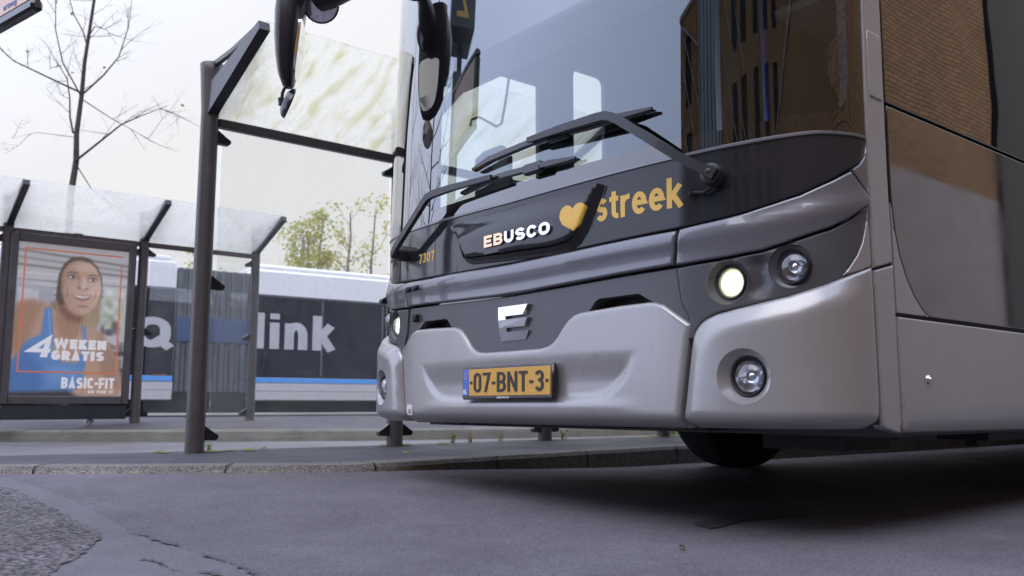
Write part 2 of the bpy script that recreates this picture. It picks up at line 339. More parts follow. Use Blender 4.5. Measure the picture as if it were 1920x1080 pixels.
# ------------------------------------------------------------------ monoline lettering
def arc(cx, cy, rx, ry, a0, a1, n=10): return [(cx + rx * math.cos(R(a0 + (a1 - a0) * i / n)), cy + ry * math.sin(R(a0 + (a1 - a0) * i / n))) for i in range(n + 1)]
def rrect(x0, y0, x1, y1, r_, n=5):
    return arc(x1 - r_, y1 - r_, r_, r_, 0, 90, n) + arc(x0 + r_, y1 - r_, r_, r_, 90, 180, n) + arc(x0 + r_, y0 + r_, r_, r_, 180, 270, n) + arc(x1 - r_, y0 + r_, r_, r_, 270, 360, n)
def glyph(ch, w, t, rr=None):
    """strokes of a glyph of height 1, width w, stroke t: list of (points, closed)"""
    l, r_, b, T = t / 2, w - t / 2, t / 2, 1 - t / 2; m = .5; c = w / 2; rr = min(.5 * (w - t), .34) if rr is None else min(rr, .5 * (w - t))
    S = {
    'E': [([(w, T), (l, T), (l, b), (w, b)], 0), ([(l, m), (w * .92, m)], 0)], 'F': [([(w, T), (l, T), (l, 0)], 0), ([(l, .47), (w * .9, .47)], 0)],
    'L': [([(l, 1), (l, b), (w, b)], 0)], 'T': [([(0, T), (w, T)], 0), ([(c, T), (c, 0)], 0)], 'I': [([(c, 0), (c, 1)], 0)], '-': [([(0, .46), (w, .46)], 0)], '.': [([(c, 0), (c, t)], 0)], '·': [([(c, .5 - t / 2), (c, .5 + t / 2)], 0)],
    'N': [([(l, 0), (l, 1)], 0), ([(r_, 0), (r_, 1)], 0), ([(l, 1 - t * .4), (r_, t * .4)], 0)], 'Z': [([(0, T), (r_, T), (l, b), (w, b)], 0)], 'V': [([(l, 1), (c, b), (r_, 1)], 0)],
    'K': [([(l, 0), (l, 1)], 0), ([(l, .38), (r_ + t * .1, 1)], 0), ([(l + (r_ - l) * .32, .56), (r_ + t * .15, 0)], 0)], 'A': [([(l, 0), (c, 1 - t * .3), (r_, 0)], 0), ([(w * .26, .27), (w * .74, .27)], 0)],
    'W': [([(l * .9, 1), (w * .28, t * .3), (c, .86), (w * .72, t * .3), (w - l * .9, 1)], 0)], 'U': [([(l, 1)] + arc(l + rr, b + rr, rr, rr, 180, 270) + arc(r_ - rr, b + rr, rr, rr, 270, 360) + [(r_, 1)], 0)],
    'O': [(rrect(l, b, r_, T, rr), 1)], '0': [(rrect(l, b, r_, T, rr), 1)], 'Q': [(rrect(l, b, r_, T, rr), 1), ([(c + .1 * w, .34), (w, .0)], 0)],
    'C': [(arc(r_ - rr, T - rr, rr, rr, 20, 90, 5) + arc(l + rr, T - rr, rr, rr, 90, 180) + arc(l + rr, b + rr, rr, rr, 180, 270) + arc(r_ - rr, b + rr, rr, rr, 270, 340, 5), 0)],
    'G': [(arc(r_ - rr, T - rr, rr, rr, 20, 90, 5) + arc(l + rr, T - rr, rr, rr, 90, 180) + arc(l + rr, b + rr, rr, rr, 180, 270) + arc(r_ - rr, b + rr, rr, rr, 270, 360, 5) + [(r_, .47), (c, .47)], 0)],
    'B': [([(l, 0), (l, 1)], 0), ([(l, T)] + arc(max(c, r_ - .2) - .02, (T + m) / 2, r_ - max(c, r_ - .2), (T - m) / 2, 90, -90) + [(l, m)], 0), ([(l, m)] + arc(max(c, r_ - .22), (m + b) / 2, r_ - max(c, r_ - .22), (m - b) / 2, 90, -90) + [(l, b)], 0)],
    'R': [([(l, 0), (l, 1)], 0), ([(l, T)] + arc(max(c, r_ - .22), (T + .44) / 2, r_ - max(c, r_ - .22), (T - .44) / 2, 90, -90) + [(l, .44)], 0), ([(c, .44), (r_ + t * .1, 0)], 0)],
    'P': [([(l, 0), (l, 1)], 0), ([(l, T)] + arc(r_ - .25, T - .24, .25, .24, 90, -90) + [(l, T - .48)], 0)],
    'S': [(arc(r_ - rr, T - min(rr, .24), rr, min(rr, .24), 25, 90, 4) + arc(l + rr, T - (T - m) / 2, rr, (T - m) / 2, 90, 270, 12) + arc(r_ - rr, (m + b) / 2, rr, (m - b) / 2, 90, -90, 12) + arc(l + rr, b + min(rr, .24), rr, min(rr, .24), 270, 205, 4), 0)],
    '7': [([(0, T), (r_, T), (w * .36, 0)], 0)], '4': [([(w * .78, 0), (w * .78, 1 - t * .2), (l, .3 + t * .2), (w, .3 + t * .2)], 0)],
    '3': [(arc(c, (T + m + .04) / 2, r_ - c, (T - m - .04) / 2, 160, -80, 14) + [(c - .06, m + .04)], 0), ([(c - .06, m + .04)] + arc(c, (m + .04 + b) / 2, r_ - c, (m + .04 - b) / 2, 80, -155, 15), 0)],
    's': [(arc(c, .545, r_ - c, .165, 25, 90, 3) + arc(c, .545, c - l, .165, 90, 230, 8) + arc(c, b + .17, r_ - c, .17, 50, -90, 8) + arc(c, b + .17, c - l, .17, 270, 205, 4), 0)],
    't': [([(c, .95), (c, b + .14)] + arc(c + .15, b + .14, .15, .14, 180, 270, 6) + [(w, b)], 0), ([(0, .69), (w, .69)], 0)],
    'r': [([(l, 0), (l, .74)], 0), ([(l, .42)] + arc(l + (w - l) * .8, .42, (w - l) * .8, .25, 180, 92, 7) + [(w, .67)], 0)],
    'e': [([(l, .39), (r_, .39)] + arc(c, .37, r_ - c, .30, 4, 180, 14) + arc(c, .37, c - l, .37 - b, 180, 318, 12), 0)],
    'k': [([(l, 0), (l, 1)], 0), ([(l, .27), (r_ + t * .1, .74)], 0), ([(l + (r_ - l) * .35, .44), (r_ + t * .2, 0)], 0)],
    'o': [(arc(c, .37, r_ - c, .37 - b + .0, 0, 360, 20)[:-1], 1)], 'n': [([(l, 0), (l, .74)], 0), ([(l, .42)] + arc(c, .42, r_ - c, .25, 180, 0, 10) + [(r_, 0)], 0)],
    'l': [([(c, 0), (c, 1)], 0)], 'i': [([(c, 0), (c, .74)], 0), ([(c, .84), (c, 1)], 0)],
    'g': [(arc(c, .37, r_ - c, .37 - b, 0, 360, 20)[:-1], 1), ([(r_, .74), (r_, -.05)] + arc(c, -.05, r_ - c, .18, 0, -140, 8), 0)],
    }
    return S[ch]
def stroke_polys(pts, closed, t):
    q = np.asarray(pts, float)
    keep = [0]
    for i in range(1, len(q)):
        if np.hypot(*(q[i] - q[keep[-1]])) > 1e-4: keep.append(i)
    q = q[keep]; n = len(q); o = []
    L_, R_ = [], []
    for i in range(n):
        a = q[i] - q[i - 1] if (i > 0 or closed) else q[1] - q[0]; b = q[(i + 1) % n] - q[i] if (i < n - 1 or closed) else q[-1] - q[-2]
        na = np.array([-a[1], a[0]]) / (np.hypot(*a) + 1e-9); nb = np.array([-b[1], b[0]]) / (np.hypot(*b) + 1e-9); m = na + nb; m /= np.hypot(*m) + 1e-9
        k = 1 / max(.42, m @ na); L_.append(q[i] + m * k * t / 2); R_.append(q[i] - m * k * t / 2)
    for i in range(n if closed else n - 1):
        j = (i + 1) % n; o.append([tuple(L_[i]), tuple(R_[i]), tuple(R_[j]), tuple(L_[j])])
    return o
WD = dict(I=.22, i=.2, l=.2, W=1.05, M=.9, N=.68, t=.36, r=.36, s=.46, e=.54, k=.52, o=.56, n=.52, g=.55)
WD.update({'-': .3, '.': .2, '·': .2, ' ': .35, 'E': .56, 'F': .54, 'L': .52, 'T': .58, '7': .5, '0': .5, '3': .5, '4': .62})
def text2d(s, t=.16, wk=1., gap=.14, slant=0., rr=None, widths=None):
    """(verts, tris, total width) of a line of monoline lettering, cap height 1"""
    x = 0; VS = []; TS = []; nb_ = 0
    for ch in s:
        polys = []
        w = (widths or {}).get(ch, WD.get(ch, .62)) * wk
        if ch in 'Ili·.-': w = max(w, t * 1.02)
        if ch != ' ':
            for pts, cl_ in glyph(ch, w, t, rr):
                for p in stroke_polys(pts, cl_, t): polys.append([(x + a + slant * b, b) for a, b in p])
        if polys:
            VV, T = union_faces(polys); VS.append(VV); TS += [[i + nb_ for i in t] for t in T]; nb_ += len(VV)
        x += w + gap
    return np.vstack(VS), TS, x - gap
def text_on(name, s, mapper, m, parent, width, height, depth=.003, **kw):
    """lettering fitted to width x height, mapped by mapper(Nx2, w) -> Nx3"""
    VV, T, w = text2d(s, **kw); VV = VV * np.array([width / w, height])
    P, F, mi = extrude_tris(VV, T, lambda q: mapper(q, depth), lambda q: mapper(q, 0.))
    return mesh_obj(name, P, F, m, parent, smooth=False)

# ------------------------------------------------------------------ THE BUS
PHI = .88379
bus = empty('city_bus', 'large silver and dark grey city bus with lit headlights stopped at the kerb', 'bus', (-.0188, 3.3517, 0), -PHI)
class Plan:
    """plan outline of the bus body, by arc length from the centre line"""
    def __init__(s, shift, c, n, B, A=1.275):
        a = np.concatenate([np.linspace(0, 1., 200)[:-1], 1. + (A - 1.) * (1 - (1 - np.linspace(0, 1, 400)) ** 2)])
        y = shift + c * (a / A) ** 2 + B * (1 - np.sqrt(np.clip(1 - (a / A) ** n, 0, 1)))
        s.yend = y[-1]; a = np.append(a, A); y = np.append(y, y[-1] + 12)
        s.a, s.y = a, y; s.s = np.concatenate([[0], np.cumsum(np.hypot(np.diff(a), np.diff(y)))]); s.send = s.s[-2]
    def at(s, q):
        g = np.sign(q) + (np.asarray(q) == 0); r_ = np.abs(q); return g * np.interp(r_, s.s, s.a), np.interp(r_, s.s, s.y)
    def surf(s, q, z, off):
        q = np.asarray(q, float); z = np.asarray(z, float); a, y = s.at(q); e = .006; a1, y1 = s.at(q + e); a0, y0 = s.at(q - e)
        tx, ty = a1 - a0, y1 - y0; L = np.hypot(tx, ty); nx, ny = ty / L, -tx / L
        rake = .03 * np.maximum(0, z - 1.1)
        return np.stack([a + nx * off, y + rake + ny * off, z], -1)
BODY = Plan(.015, .06, 4.5, .29); BUMP = Plan(.010, .06, 9, .30)

def panel(name, poly, m, plan=BODY, off=0., rim=.007, depth=.03, grid=.03, holes=(), offfun=None, parent=bus, hole_depth=None, wall=None, mirror=False, rim_mat=None):
    if mirror: poly = [(-a, b) for a, b in poly][::-1]; holes = [[(-a, b) for a, b in h][::-1] for h in holes]
    if area(poly) < 0: poly = poly[::-1]
    st = min(grid, .02); lp = resample(poly, st); loops = [lp]
    extra = []
    for k in (.12, .4, .75, 1.0, 1.6):
        q = inset(lp, rim * k); d = segdist(q, lp); ok = inpoly(q, lp) & (d > rim * k * .8); extra += [tuple(p) for p, o_ in zip(q, ok) if o_]
    q = np.asarray(lp); xs = np.arange(q[:, 0].min(), q[:, 0].max(), grid); ys = np.arange(q[:, 1].min(), q[:, 1].max(), grid)
    G = np.stack(np.meshgrid(xs + .37 * grid, ys + .41 * grid), -1).reshape(-1, 2); ok = inpoly(G, lp) & (segdist(G, lp) > rim * 1.6 + grid * .45)
    hl = [list(h) for h in holes]
    for h in hl: ok &= ~inpoly(G, h) & (segdist(G, h) > grid * .45)
    extra += [tuple(p) for p in G[ok]]
    E_ = np.array(extra) if extra else np.zeros((0, 2))
    for h in hl:
        if len(E_): E_ = E_[~inpoly(E_, h) & (segdist(E_, h) > .004)]
    VV, T = cdt([lp], [tuple(p) for p in E_], hl)
    d = segdist(VV, lp); x = np.clip(d, 0, rim); o_ = off - rim + np.sqrt(np.maximum(0, rim ** 2 - (rim - x) ** 2))
    if offfun: o_ = o_ + offfun(np.abs(VV[:, 0]), VV[:, 1], VV)
    n = len(VV); front = plan.surf(VV[:, 0], VV[:, 1], o_); V = list(front); F = [t for t in T]; mi = [0] * len(F)
    cnt = {(t[i], t[(i + 1) % len(t)]) for t in T for i in range(len(t))}
    idx = {}
    dh = np.full(n, 1e9)
    for h in hl: dh = np.minimum(dh, segdist(VV, h))
    for (a, b) in cnt:
        if (b, a) in cnt: continue
        ids = []
        for v in (a, b):
            if v not in idx:
                idx[v] = len(V); dep = depth if dh[v] > .002 else (hole_depth or depth)
                V.append(plan.surf(VV[v:v + 1, 0], VV[v:v + 1, 1], o_[v:v + 1] - dep)[0])
            ids.append(idx[v])
        F.append([a, ids[0], ids[1], b]); mi.append(1 if wall else 0)
    # surf maps (s right, z up) seen from the front: front faces look towards -Y
    return mesh_obj(name, V, F, [m] + ([wall] if wall else []), parent, mi, sharp=50)
def mirrored(p): return [(-a, b) for a, b in p[::-1] if a > 1e-6]
def sym(half):
    """closed outline from its right half, listed from the centre bottom round to the centre top"""
    return list(half) + mirrored(half)
def sstep(x, a, b): t = np.clip((x - a) / (b - a), 0, 1); return t * t * (3 - 2 * t)

# centre bumper, with the scooped field between its two upswept lines
bump = [(0, .325), (.781, .325), (.791, .396), (.807, .495), (.823, .594), (.834, .646), (.735, .716), (.70, .727), (.673, .729), (.56, .727), (.431, .721), (.375, .718), (.345, .711), (.318, .697), (.290, .672), (.258, .637), (.236, .620), (.210, .609), (.165, .603), (0, .602)]
Ucurve = [(-.66, .56), (-.622, .548), (-.601, .502), (-.555, .454), (-.51, .425), (-.462, .410), (-.272, .403), (.272, .403), (.462, .410), (.51, .425), (.555, .454), (.601, .502), (.622, .548), (.66, .56), (.62, .60), (-.62, .60)]
Uc = smooth_poly(Ucurve, 3)
def scoop(a, z, VV):
    ins = inpoly(VV, Uc); d = segdist(VV, Uc); fade = 1 - sstep(z, .47, .585)
    lip = .010 * (1 - sstep(np.abs(z - .392), 0, .035)) * (1 - sstep(a, .50, .66))
    roll = -.045 * (1 - sstep(z, .325, .375)) ** 2
    return np.where(ins, -.013 * sstep(d, 0, .028) * fade, 0) + lip * .35 + roll
panel('bumper', sym(bump), 'silver', rim=.014, depth=.05, grid=.0105, offfun=scoop, off=.004)
# grey grille panel behind it
pocket = [(.392, .700), (.440, .752), (.459, .760), (.631, .762), (.690, .728), (.690, .69), (.42, .69)]
grille = [(0, .58), (.80, .58), (.832, .66), (.80, .72), (.784, .833), (.55, .826), (.3, .819), (0, .813)]
panel('grille_panel', sym(grille), 'grey', off=-.012, rim=.006, depth=.02, grid=.03, holes=[pocket, [(-a, b) for a, b in pocket][::-1]], hole_depth=.09)
pb = MB()
for sg in (1, -1):
    q = np.array([(sg * x, z) for x, z in resample([(.36, .67), (.72, .67), (.72, .79), (.36, .79)], .05)]); VV, T = cdt([q if sg > 0 else q[::-1]])
    pb = MB(); pb.add(BODY.surf(VV[:, 0], VV[:, 1], -.09), T); pb.build('grille_recess', 'black', bus)
# grey gloss band above the grille, centre and corners
bandc = [(0, .819), (.108, .819), (.432, .828), (.776, .840), (.797, .949), (.55, .943), (.332, .939), (0, .934)]
crease = lambda a, z, VV: .012 * np.exp(-((z - (.905 + .02 * a)) / .03) ** 2)
panel('grey_band', sym(bandc), 'band', off=.004, rim=.008, depth=.03, grid=.022, offfun=crease)
bandr = [(.786, .837), (.94, .846), (1.069, .859), (1.154, .882), (1.199, .896), (1.271, .918), (1.328, .946), (1.387, .988), (1.402, 1.0), (1.388, 1.030), (1.365, 1.056), (1.338, 1.087), (1.278, 1.056), (1.184, 1.015), (1.105, .994), (1.027, .976), (.944, .964), (.805, .951)]
for mrr in (0, 1): panel('corner_band', bandr, 'band', off=.004, rim=.007, depth=.03, grid=.02, offfun=lambda a, z, VV: .010 * np.exp(-((z - (.905 + .02 * a + .20 * np.maximum(0, a - 1.05) ** 1.1)) / .03) ** 2), mirror=mrr)
# glossy dark front panel under the windscreen
darkp = [(0, .938), (.332, .943), (.797, .957), (.944, .970), (1.027, .982), (1.105, 1.0), (1.184, 1.021), (1.278, 1.062), (1.334, 1.094), (1.365, 1.113), (1.388, 1.138), (1.400, 1.165), (1.404, 1.192), (1.244, 1.204), (1.033, 1.194), (.796, 1.187), (.466, 1.183), (0, 1.178)]
panel('front_panel', sym(darkp), 'darkgloss', off=-.003, rim=.005, depth=.02, grid=.025)
gk = MB(); gq = np.linspace(-1.405, 1.405, 90); gz = np.interp(np.abs(gq), [0, .466, .796, 1.033, 1.244, 1.405], [1.1805, 1.1855, 1.1895, 1.1965, 1.2065, 1.200])
Va = list(BODY.surf(gq, gz - .0075, np.full(90, -.006))) + list(BODY.surf(gq, gz - .004, np.full(90, .003))) + list(BODY.surf(gq, gz + .004, np.full(90, .003))) + list(BODY.surf(gq, gz + .009, np.full(90, -.006))) + list(BODY.surf(gq, gz + .03, np.full(90, -.03))) + list(BODY.surf(gq, gz - .05, np.full(90, -.03)))
gk.add(Va[:360], [[r_ * 90 + i, r_ * 90 + i + 1, (r_ + 1) * 90 + i + 1, (r_ + 1) * 90 + i] for r_ in range(3) for i in range(89)]); gk.build('windscreen_gasket', 'band', bus)
gk = MB(); gk.add(Va[360:], [[i, 90 + i, 91 + i, i + 1] for i in range(89)]); gk.build('windscreen_flange', 'black', bus)
trim = [(1.342, 1.092), (1.367, 1.060), (1.391, 1.033), (1.405, 1.0), (1.4075, 1.10), (1.4075, 1.196), (1.402, 1.160), (1.392, 1.135), (1.370, 1.109)]
for mrr in (0, 1): panel('corner_trim', trim, 'band', off=.003, rim=.004, depth=.02, grid=.015, mirror=mrr)
# raised name panel with its dark undercut edge
nameout = [(-.36, 1.148), (-.395, 1.143), (-.345, 1.098), (-.300, 1.014), (-.280, .990), (-.245, .978), (.0, .966), (.253, .957), (.335, .962), (.372, .976), (.408, 1.008), (.478, 1.125), (.489, 1.149), (.478, 1.150)]
def name_off(a, z, VV):
    d = segdist(VV, nameout[2:13], closed=False); d2 = segdist(VV, nameout[6:13], closed=False)
    return -.0 * d + .022 * sstep(d, .0, .016) - .006 * (1 - sstep(d2, .0, .03)) - .012 * sstep(z, 1.06, 1.15)
panel('name_panel', nameout, 'darkgloss', off=.006, rim=.004, depth=.03, grid=.012, offfun=name_off, wall='black')
sh_ = MB(); qs = np.array(resample([(-.345, 1.10), (-.300, 1.006), (-.285, .982), (-.245, .968), (0, .956), (.253, .946), (.34, .951), (.382, .966), (.420, 1.003), (.490, 1.120), (.502, 1.150)], .02, closed=False))
dn = np.gradient(qs, axis=0); nn = np.stack([dn[:, 1], -dn[:, 0]], 1); nn /= np.linalg.norm(nn, axis=1)[:, None]
wd = np.interp(np.arange(len(qs)), [0, len(qs) * .25, len(qs) * .7, len(qs) - 1], [.002, .012, .020, .002])
A_ = qs - nn * .016; B_ = qs + nn * wd[:, None] * .5
Va = BODY.surf(A_[:, 0], A_[:, 1], .026); Vb = BODY.surf(B_[:, 0], B_[:, 1], -.0015); k_ = len(qs)
sh_.add(list(Va) + list(Vb), [[i, k_ + i, k_ + i + 1, i + 1] for i in range(k_ - 1)]); sh_.build('name_panel_edge', 'blackgloss', bus)
# headlight panels with round recesses
LOW, MAIN, FOG = (.958, .769), (1.150, .804), (1.021, .480)
hl = [(.792, .60), (.845, .60), (.852, .63), (.872, .652), (.90, .668), (.931, .679), (1.038, .697), (1.161, .719), (1.286, .753), (1.315, .790), (1.345, .829), (1.369, .872), (1.386, .922), (1.396, .955), (1.399, .984), (1.387, .981), (1.328, .939), (1.271, .911), (1.199, .889), (1.154, .875), (1.069, .852), (.94, .839), (.786, .830), (.80, .72), (.83, .66)]
slot = [(1.035, .728), (1.050, .745), (1.056, .775), (1.050, .805), (1.035, .822), (1.072, .832), (1.085, .820), (1.092, .79), (1.092, .765), (1.087, .742)]
for mrr in (0, 1):
    panel('headlight_panel', hl, 'grey', plan=BODY, off=-.004, rim=.006, depth=.03, grid=.022, holes=[circle(LOW, .070, 36), circle(MAIN, .066, 36)], hole_depth=.006, mirror=mrr,
          offfun=lambda a, z, VV: -.022 * sstep(a, 1.02, 1.05) * (1 - sstep(a, 1.055, 1.10)) * sstep(z, .715, .74) * (1 - sstep(z, .825, .845)))
fil = [(1.292, .770), (1.318, .795), (1.350, .835), (1.374, .876), (1.391, .924), (1.399, .958), (1.403, .985), (1.4075, .985), (1.4075, .806), (1.36, .790)]
for mrr in (0, 1): panel('silver_corner', fil, 'silver', off=-.003, rim=.004, depth=.02, grid=.015, mirror=mrr)
# wrap-round bumper ends: crowned field with a broad chamfer at top and inner edge
blk = [(.800, .345), (.812, .42), (.824, .494), (.834, .56), (.843, .607), (.852, .626), (.867, .643), (.881, .654), (.898, .662), (.931, .673), (1.038, .691), (1.161, .713), (1.284, .747), (1.326, .764), (1.4475, .805), (1.4475, .645), (1.4475, .396), (1.442, .352), (1.432, .335), (1.411, .327), (1.025, .327), (.83, .327), (.806, .332)]
ci, ct = [(.800, .30), (.824, .494), (.843, .607)], [(.843, .607), (.867, .643), (.898, .661), (.931, .673), (1.038, .691), (1.161, .713), (1.284, .747), (1.326, .764), (1.43, .800)]
def blk_off(a, z, VV):
    q = np.stack([a, z], 1); di = segdist(q, ci, False); dt = segdist(q, ct, False)
    f = np.minimum(sstep(di, -.01, .05), sstep(dt, -.008, .062)); fade = 1 - sstep(a, 1.30, 1.42)
    dc = np.hypot(a - FOG[0], z - FOG[1]); lipf = 0
    return -.026 * (1 - f) * fade + .006 * fade - .05 * (1 - sstep(z, .327, .372)) ** 2 * (1 - .4 * sstep(a, 1.2, 1.4))
for mrr in (0, 1): panel('bumper_corner', blk, 'silver', plan=BUMP, off=.0, rim=.012, depth=.06, grid=.016, holes=[circle(FOG, .083, 40)], hole_depth=.004, offfun=blk_off, mirror=mrr)

def frame_at(plan, s_, z, off=0.):
    p = Vector(plan.surf(np.array([s_]), np.array([z]), np.array([off]))[0]); e = .004
    a = Vector(plan.surf(np.array([s_ + e]), np.array([z]), np.array([off]))[0]); b = Vector(plan.surf(np.array([s_ - e]), np.array([z]), np.array([off]))[0])
    x = (a - b).normalized(); zz = Vector((0, 0, 1)); n = x.cross(zz).normalized()        # n points outwards (-Y at the centre)
    return p, Matrix((x, zz, n)).transposed()
def lamp(name, plan, s_, z, rr, rl, dep, on, m_bowl, mix=.35, off=0.):
    """recessed round lamp: bowl, bezel, reflector, domed lens"""
    p, ax = frame_at(plan, s_, z, off)
    f = Vector((0, -1, 0)); n = ax @ Vector((0, 0, 1)); nn_ = (n * (1 - mix) + f * mix).normalized()
    x2 = Vector((0, 0, 1)).cross(nn_).normalized(); ax2 = Matrix((x2, nn_.cross(x2), nn_)).transposed()
    root = MB()
    # bowl: rim follows the body surface, its floor faces forwards
    nseg = 36; V = []; F = []
    for k in range(nseg):
        t = 2 * math.pi * k / nseg; V.append(tuple(plan.surf(np.array([s_ + rr * math.cos(t)]), np.array([z + rr * math.sin(t)]), np.array([off + .0005]))[0]))
    c0 = p - n * .002
    for (q, h_) in ((.97, -.006), (.80, -dep * .5), (.66, -dep), (.62, -dep - .004)):
        for k in range(nseg):
            t = 2 * math.pi * k / nseg; w_ = min(1, max(0, (-h_ - .004) / dep))
            a_ = p + ax @ Vector((rr * q * math.cos(t), rr * q * math.sin(t), h_)); b_ = p + ax2 @ Vector((rr * q * math.cos(t), rr * q * math.sin(t), h_)); V.append(tuple(a_ * (1 - w_) + b_ * w_))
    for i in range(4):
        for k in range(nseg): F.append([i * nseg + k, i * nseg + (k + 1) % nseg, (i + 1) * nseg + (k + 1) % nseg, (i + 1) * nseg + k][::-1])
    root.add(V, F); o = root.build(name, m_bowl, bus)
    b = MB(); b.lathe([(rl * 1.18, -dep - .03), (rl * 1.18, -dep + .012), (rl * 1.13, -dep + .016), (rl * 1.02, -dep + .012), (rl * .99, -dep - .01)], 36, 0, p, ax2); b.build('bezel', 'black', o)
    b = MB(); b.lathe([(rl * .99, -dep + .006), (rl * .86, -dep - .018), (rl * .5, -dep - .034), (rl * .42, -dep - .020), (rl * .36, -dep - .004), (rl * .2, -dep + .004), (.0005, -dep + .006)], 36, 0, p, ax2)
    b.build('reflector', 'lamp_on' if on else 'reflector', o)
    if on: b = MB(); b.lathe([(rl * 1.0, -dep + .0075), (rl * .93, -dep + .0085), (rl * .86, -dep + .004)], 36, 0, p, ax2); b.build('lit_rim', 'lamp_ring', o)
    b = MB(); b.lathe([(rl, -dep + .006), (rl * .9, -dep + .017), (rl * .65, -dep + .027), (rl * .35, -dep + .032), (.0005, -dep + .034)], 36, 0, p, ax2); b.build('lens', 'lens', o)
    return o
for sg in (1, -1):
    o = lamp('headlight', BODY, sg * LOW[0], LOW[1], .070, .045, .030, True, 'grey', mix=.75, off=-.004); o['label'] = 'lit low beam lamp'
    lamp('headlight', BODY, sg * MAIN[0], MAIN[1], .066, .046, .018, False, 'grey', mix=.75, off=-.004)
    lamp('fog_light', BUMP, sg * FOG[0], FOG[1], .083, .050, .040, False, 'silver', mix=.8, off=.006)

# windscreen: clear pane inside a black printed border
wsb = [(0, 1.183), (.466, 1.188), (.796, 1.192), (1.033, 1.199), (1.244, 1.209), (1.404, 1.208)]
clear = [(.0, 1.247), (.563, 1.247), (.858, 1.249), (1.034, 1.251), (1.192, 1.264), (1.285, 1.272), (1.318, 1.286), (1.334, 1.32), (1.340, 1.38), (1.341, 2.74), (1.31, 2.80), (0, 2.80)]
clearL = [(-.58, 1.247), (-.55, 1.30), (-.53, 1.38), (-.500, 1.90), (-.500, 2.74), (-.48, 2.80)]
def curved(name, poly, m, off=0., grid=.05, holes=(), parent=bus, thick=.006):
    lp = resample(poly, .04); q = np.asarray(lp); hs = [resample(h, .04) for h in holes]
    G = np.stack(np.meshgrid(np.arange(q[:, 0].min(), q[:, 0].max(), grid) + .4 * grid, np.arange(q[:, 1].min(), q[:, 1].max(), grid) + .4 * grid), -1).reshape(-1, 2)
    ok = inpoly(G, lp) & (segdist(G, lp) > grid * .4)
    for h in hs: ok &= ~inpoly(G, h) & (segdist(G, h) > grid * .4)
    VV, T = cdt([lp], [tuple(p) for p in G[ok]], hs)
    return mesh_obj(name, BODY.surf(VV[:, 0], VV[:, 1], np.full(len(VV), off)), T, m, parent, sharp=80)
full = sym(wsb + [(1.405, 2.95), (0, 2.95)])
hole = clear[:-1] + [(-.46, 2.80)] + clearL[::-1]
curved('windscreen', hole, 'glassclear', -.001)
curved('windscreen_border', full, 'frit', -.001, holes=[hole])
# roof box, side walls, far-side wall with door glass
TOP = 2.95
fr = MB()
q = np.linspace(-1.40, 1.40, 60); z2 = np.array([2.955, 3.02, 3.08, 3.12]); o2 = [0, -.01, -.05, -.16]
V = []
for z_, o_ in zip(z2, o2): V += list(BODY.surf(q, np.full(60, z_), np.full(60, o_)))
F = [[i * 60 + k, i * 60 + k + 1, (i + 1) * 60 + k + 1, (i + 1) * 60 + k] for i in range(3) for k in range(59)]
fr.add(V, F); fr.build('roof_brow', 'darkgloss', bus)
rf = MB(); rf.box((-1.26, .40, 3.06), (1.26, 12., 3.16), bev=.04); rf.box((-1.0, 2.5, 3.165), (1.0, 9.5, 3.36), bev=.08); rf.build('roof', 'silver', bus)

def flat_wall(name, poly, m, x, t, holes=(), parent=bus, sgn=1, grid=None):
    """solid wall in a plane X = x; poly in (y, z)"""
    VV, T = cdt([poly if area(poly) > 0 else poly[::-1]], [], holes)
    P, F, mi = extrude_tris(VV, T, lambda v: np.stack([np.full(len(v), x + sgn * t), v[:, 0], v[:, 1]], 1), lambda v: np.stack([np.full(len(v), x), v[:, 0], v[:, 1]], 1))
    return mesh_obj(name, P, F, m, parent, smooth=False)
def rect(a, b, c, d, r_=0.):
    if r_ <= 0: return [(a, c), (b, c), (b, d), (a, d)]
    return arc(b - r_, d - r_, r_, r_, 0, 90, 4) + arc(a + r_, d - r_, r_, r_, 90, 180, 4) + arc(a + r_, c + r_, r_, r_, 180, 270, 4) + arc(b - r_, c + r_, r_, r_, 270, 360, 4)
doors = [rect(.56, 1.268, .50, 2.312), rect(1.555, 1.83, 1.75, 2.49, .05)]
wins = [rect(3.6 + 1.5 * k, 4.95 + 1.5 * k, 1.35, 2.5, .06) for k in range(5)]
flat_wall('far_wall', rect(.37, 12., .36, 3.06), 'interior', -1.262, .03, doors + wins, sgn=-1)
for d_ in doors[:1]: flat_wall('door_glass', d_, 'glassdoor', -1.272, .004, sgn=-1)
flat_wall('side_glass', doors[1], 'glassdoor', -1.272, .004, sgn=-1)
for w_ in wins: flat_wall('side_window', w_, 'glassdark', -1.272, .004, sgn=-1)
# near side: pillar strip, skirt, painted waist, dark glass
y2s = lambda y: BODY.send + (y - BODY.yend)
strip = [(1.413, .345), (1.4195, .335), (y2s(.482), .325), (y2s(.485), 2.9), (1.411, 2.9), (1.411, 1.2), (1.413, .80)]
sp = lambda y: y2s(y)
panel('pillar_strip', [(1.4175, .802), (sp(.486), .829), (sp(.482), 1.336), (sp(.470), 2.95), (1.421, 2.95), (1.4165, 1.2)], 'silver', off=0, rim=.005, depth=.03, grid=.02)
panel('pillar_strip', [(1.4475 - BUMP.send + BODY.send - (BODY.yend - BUMP.yend) + .014, .34), (1.436, .328), (sp(.478), .312), (sp(.486), .33), (sp(.488), .822), (1.4185, .794)], 'silver', off=0, rim=.006, depth=.03, grid=.02)
panel('pillar_strip', [(-1.4125, .34), (-1.4125, 2.95), (-1.425, 2.95), (-1.425, .34)], 'blackgloss', off=0, rim=.002, depth=.03, grid=.02)
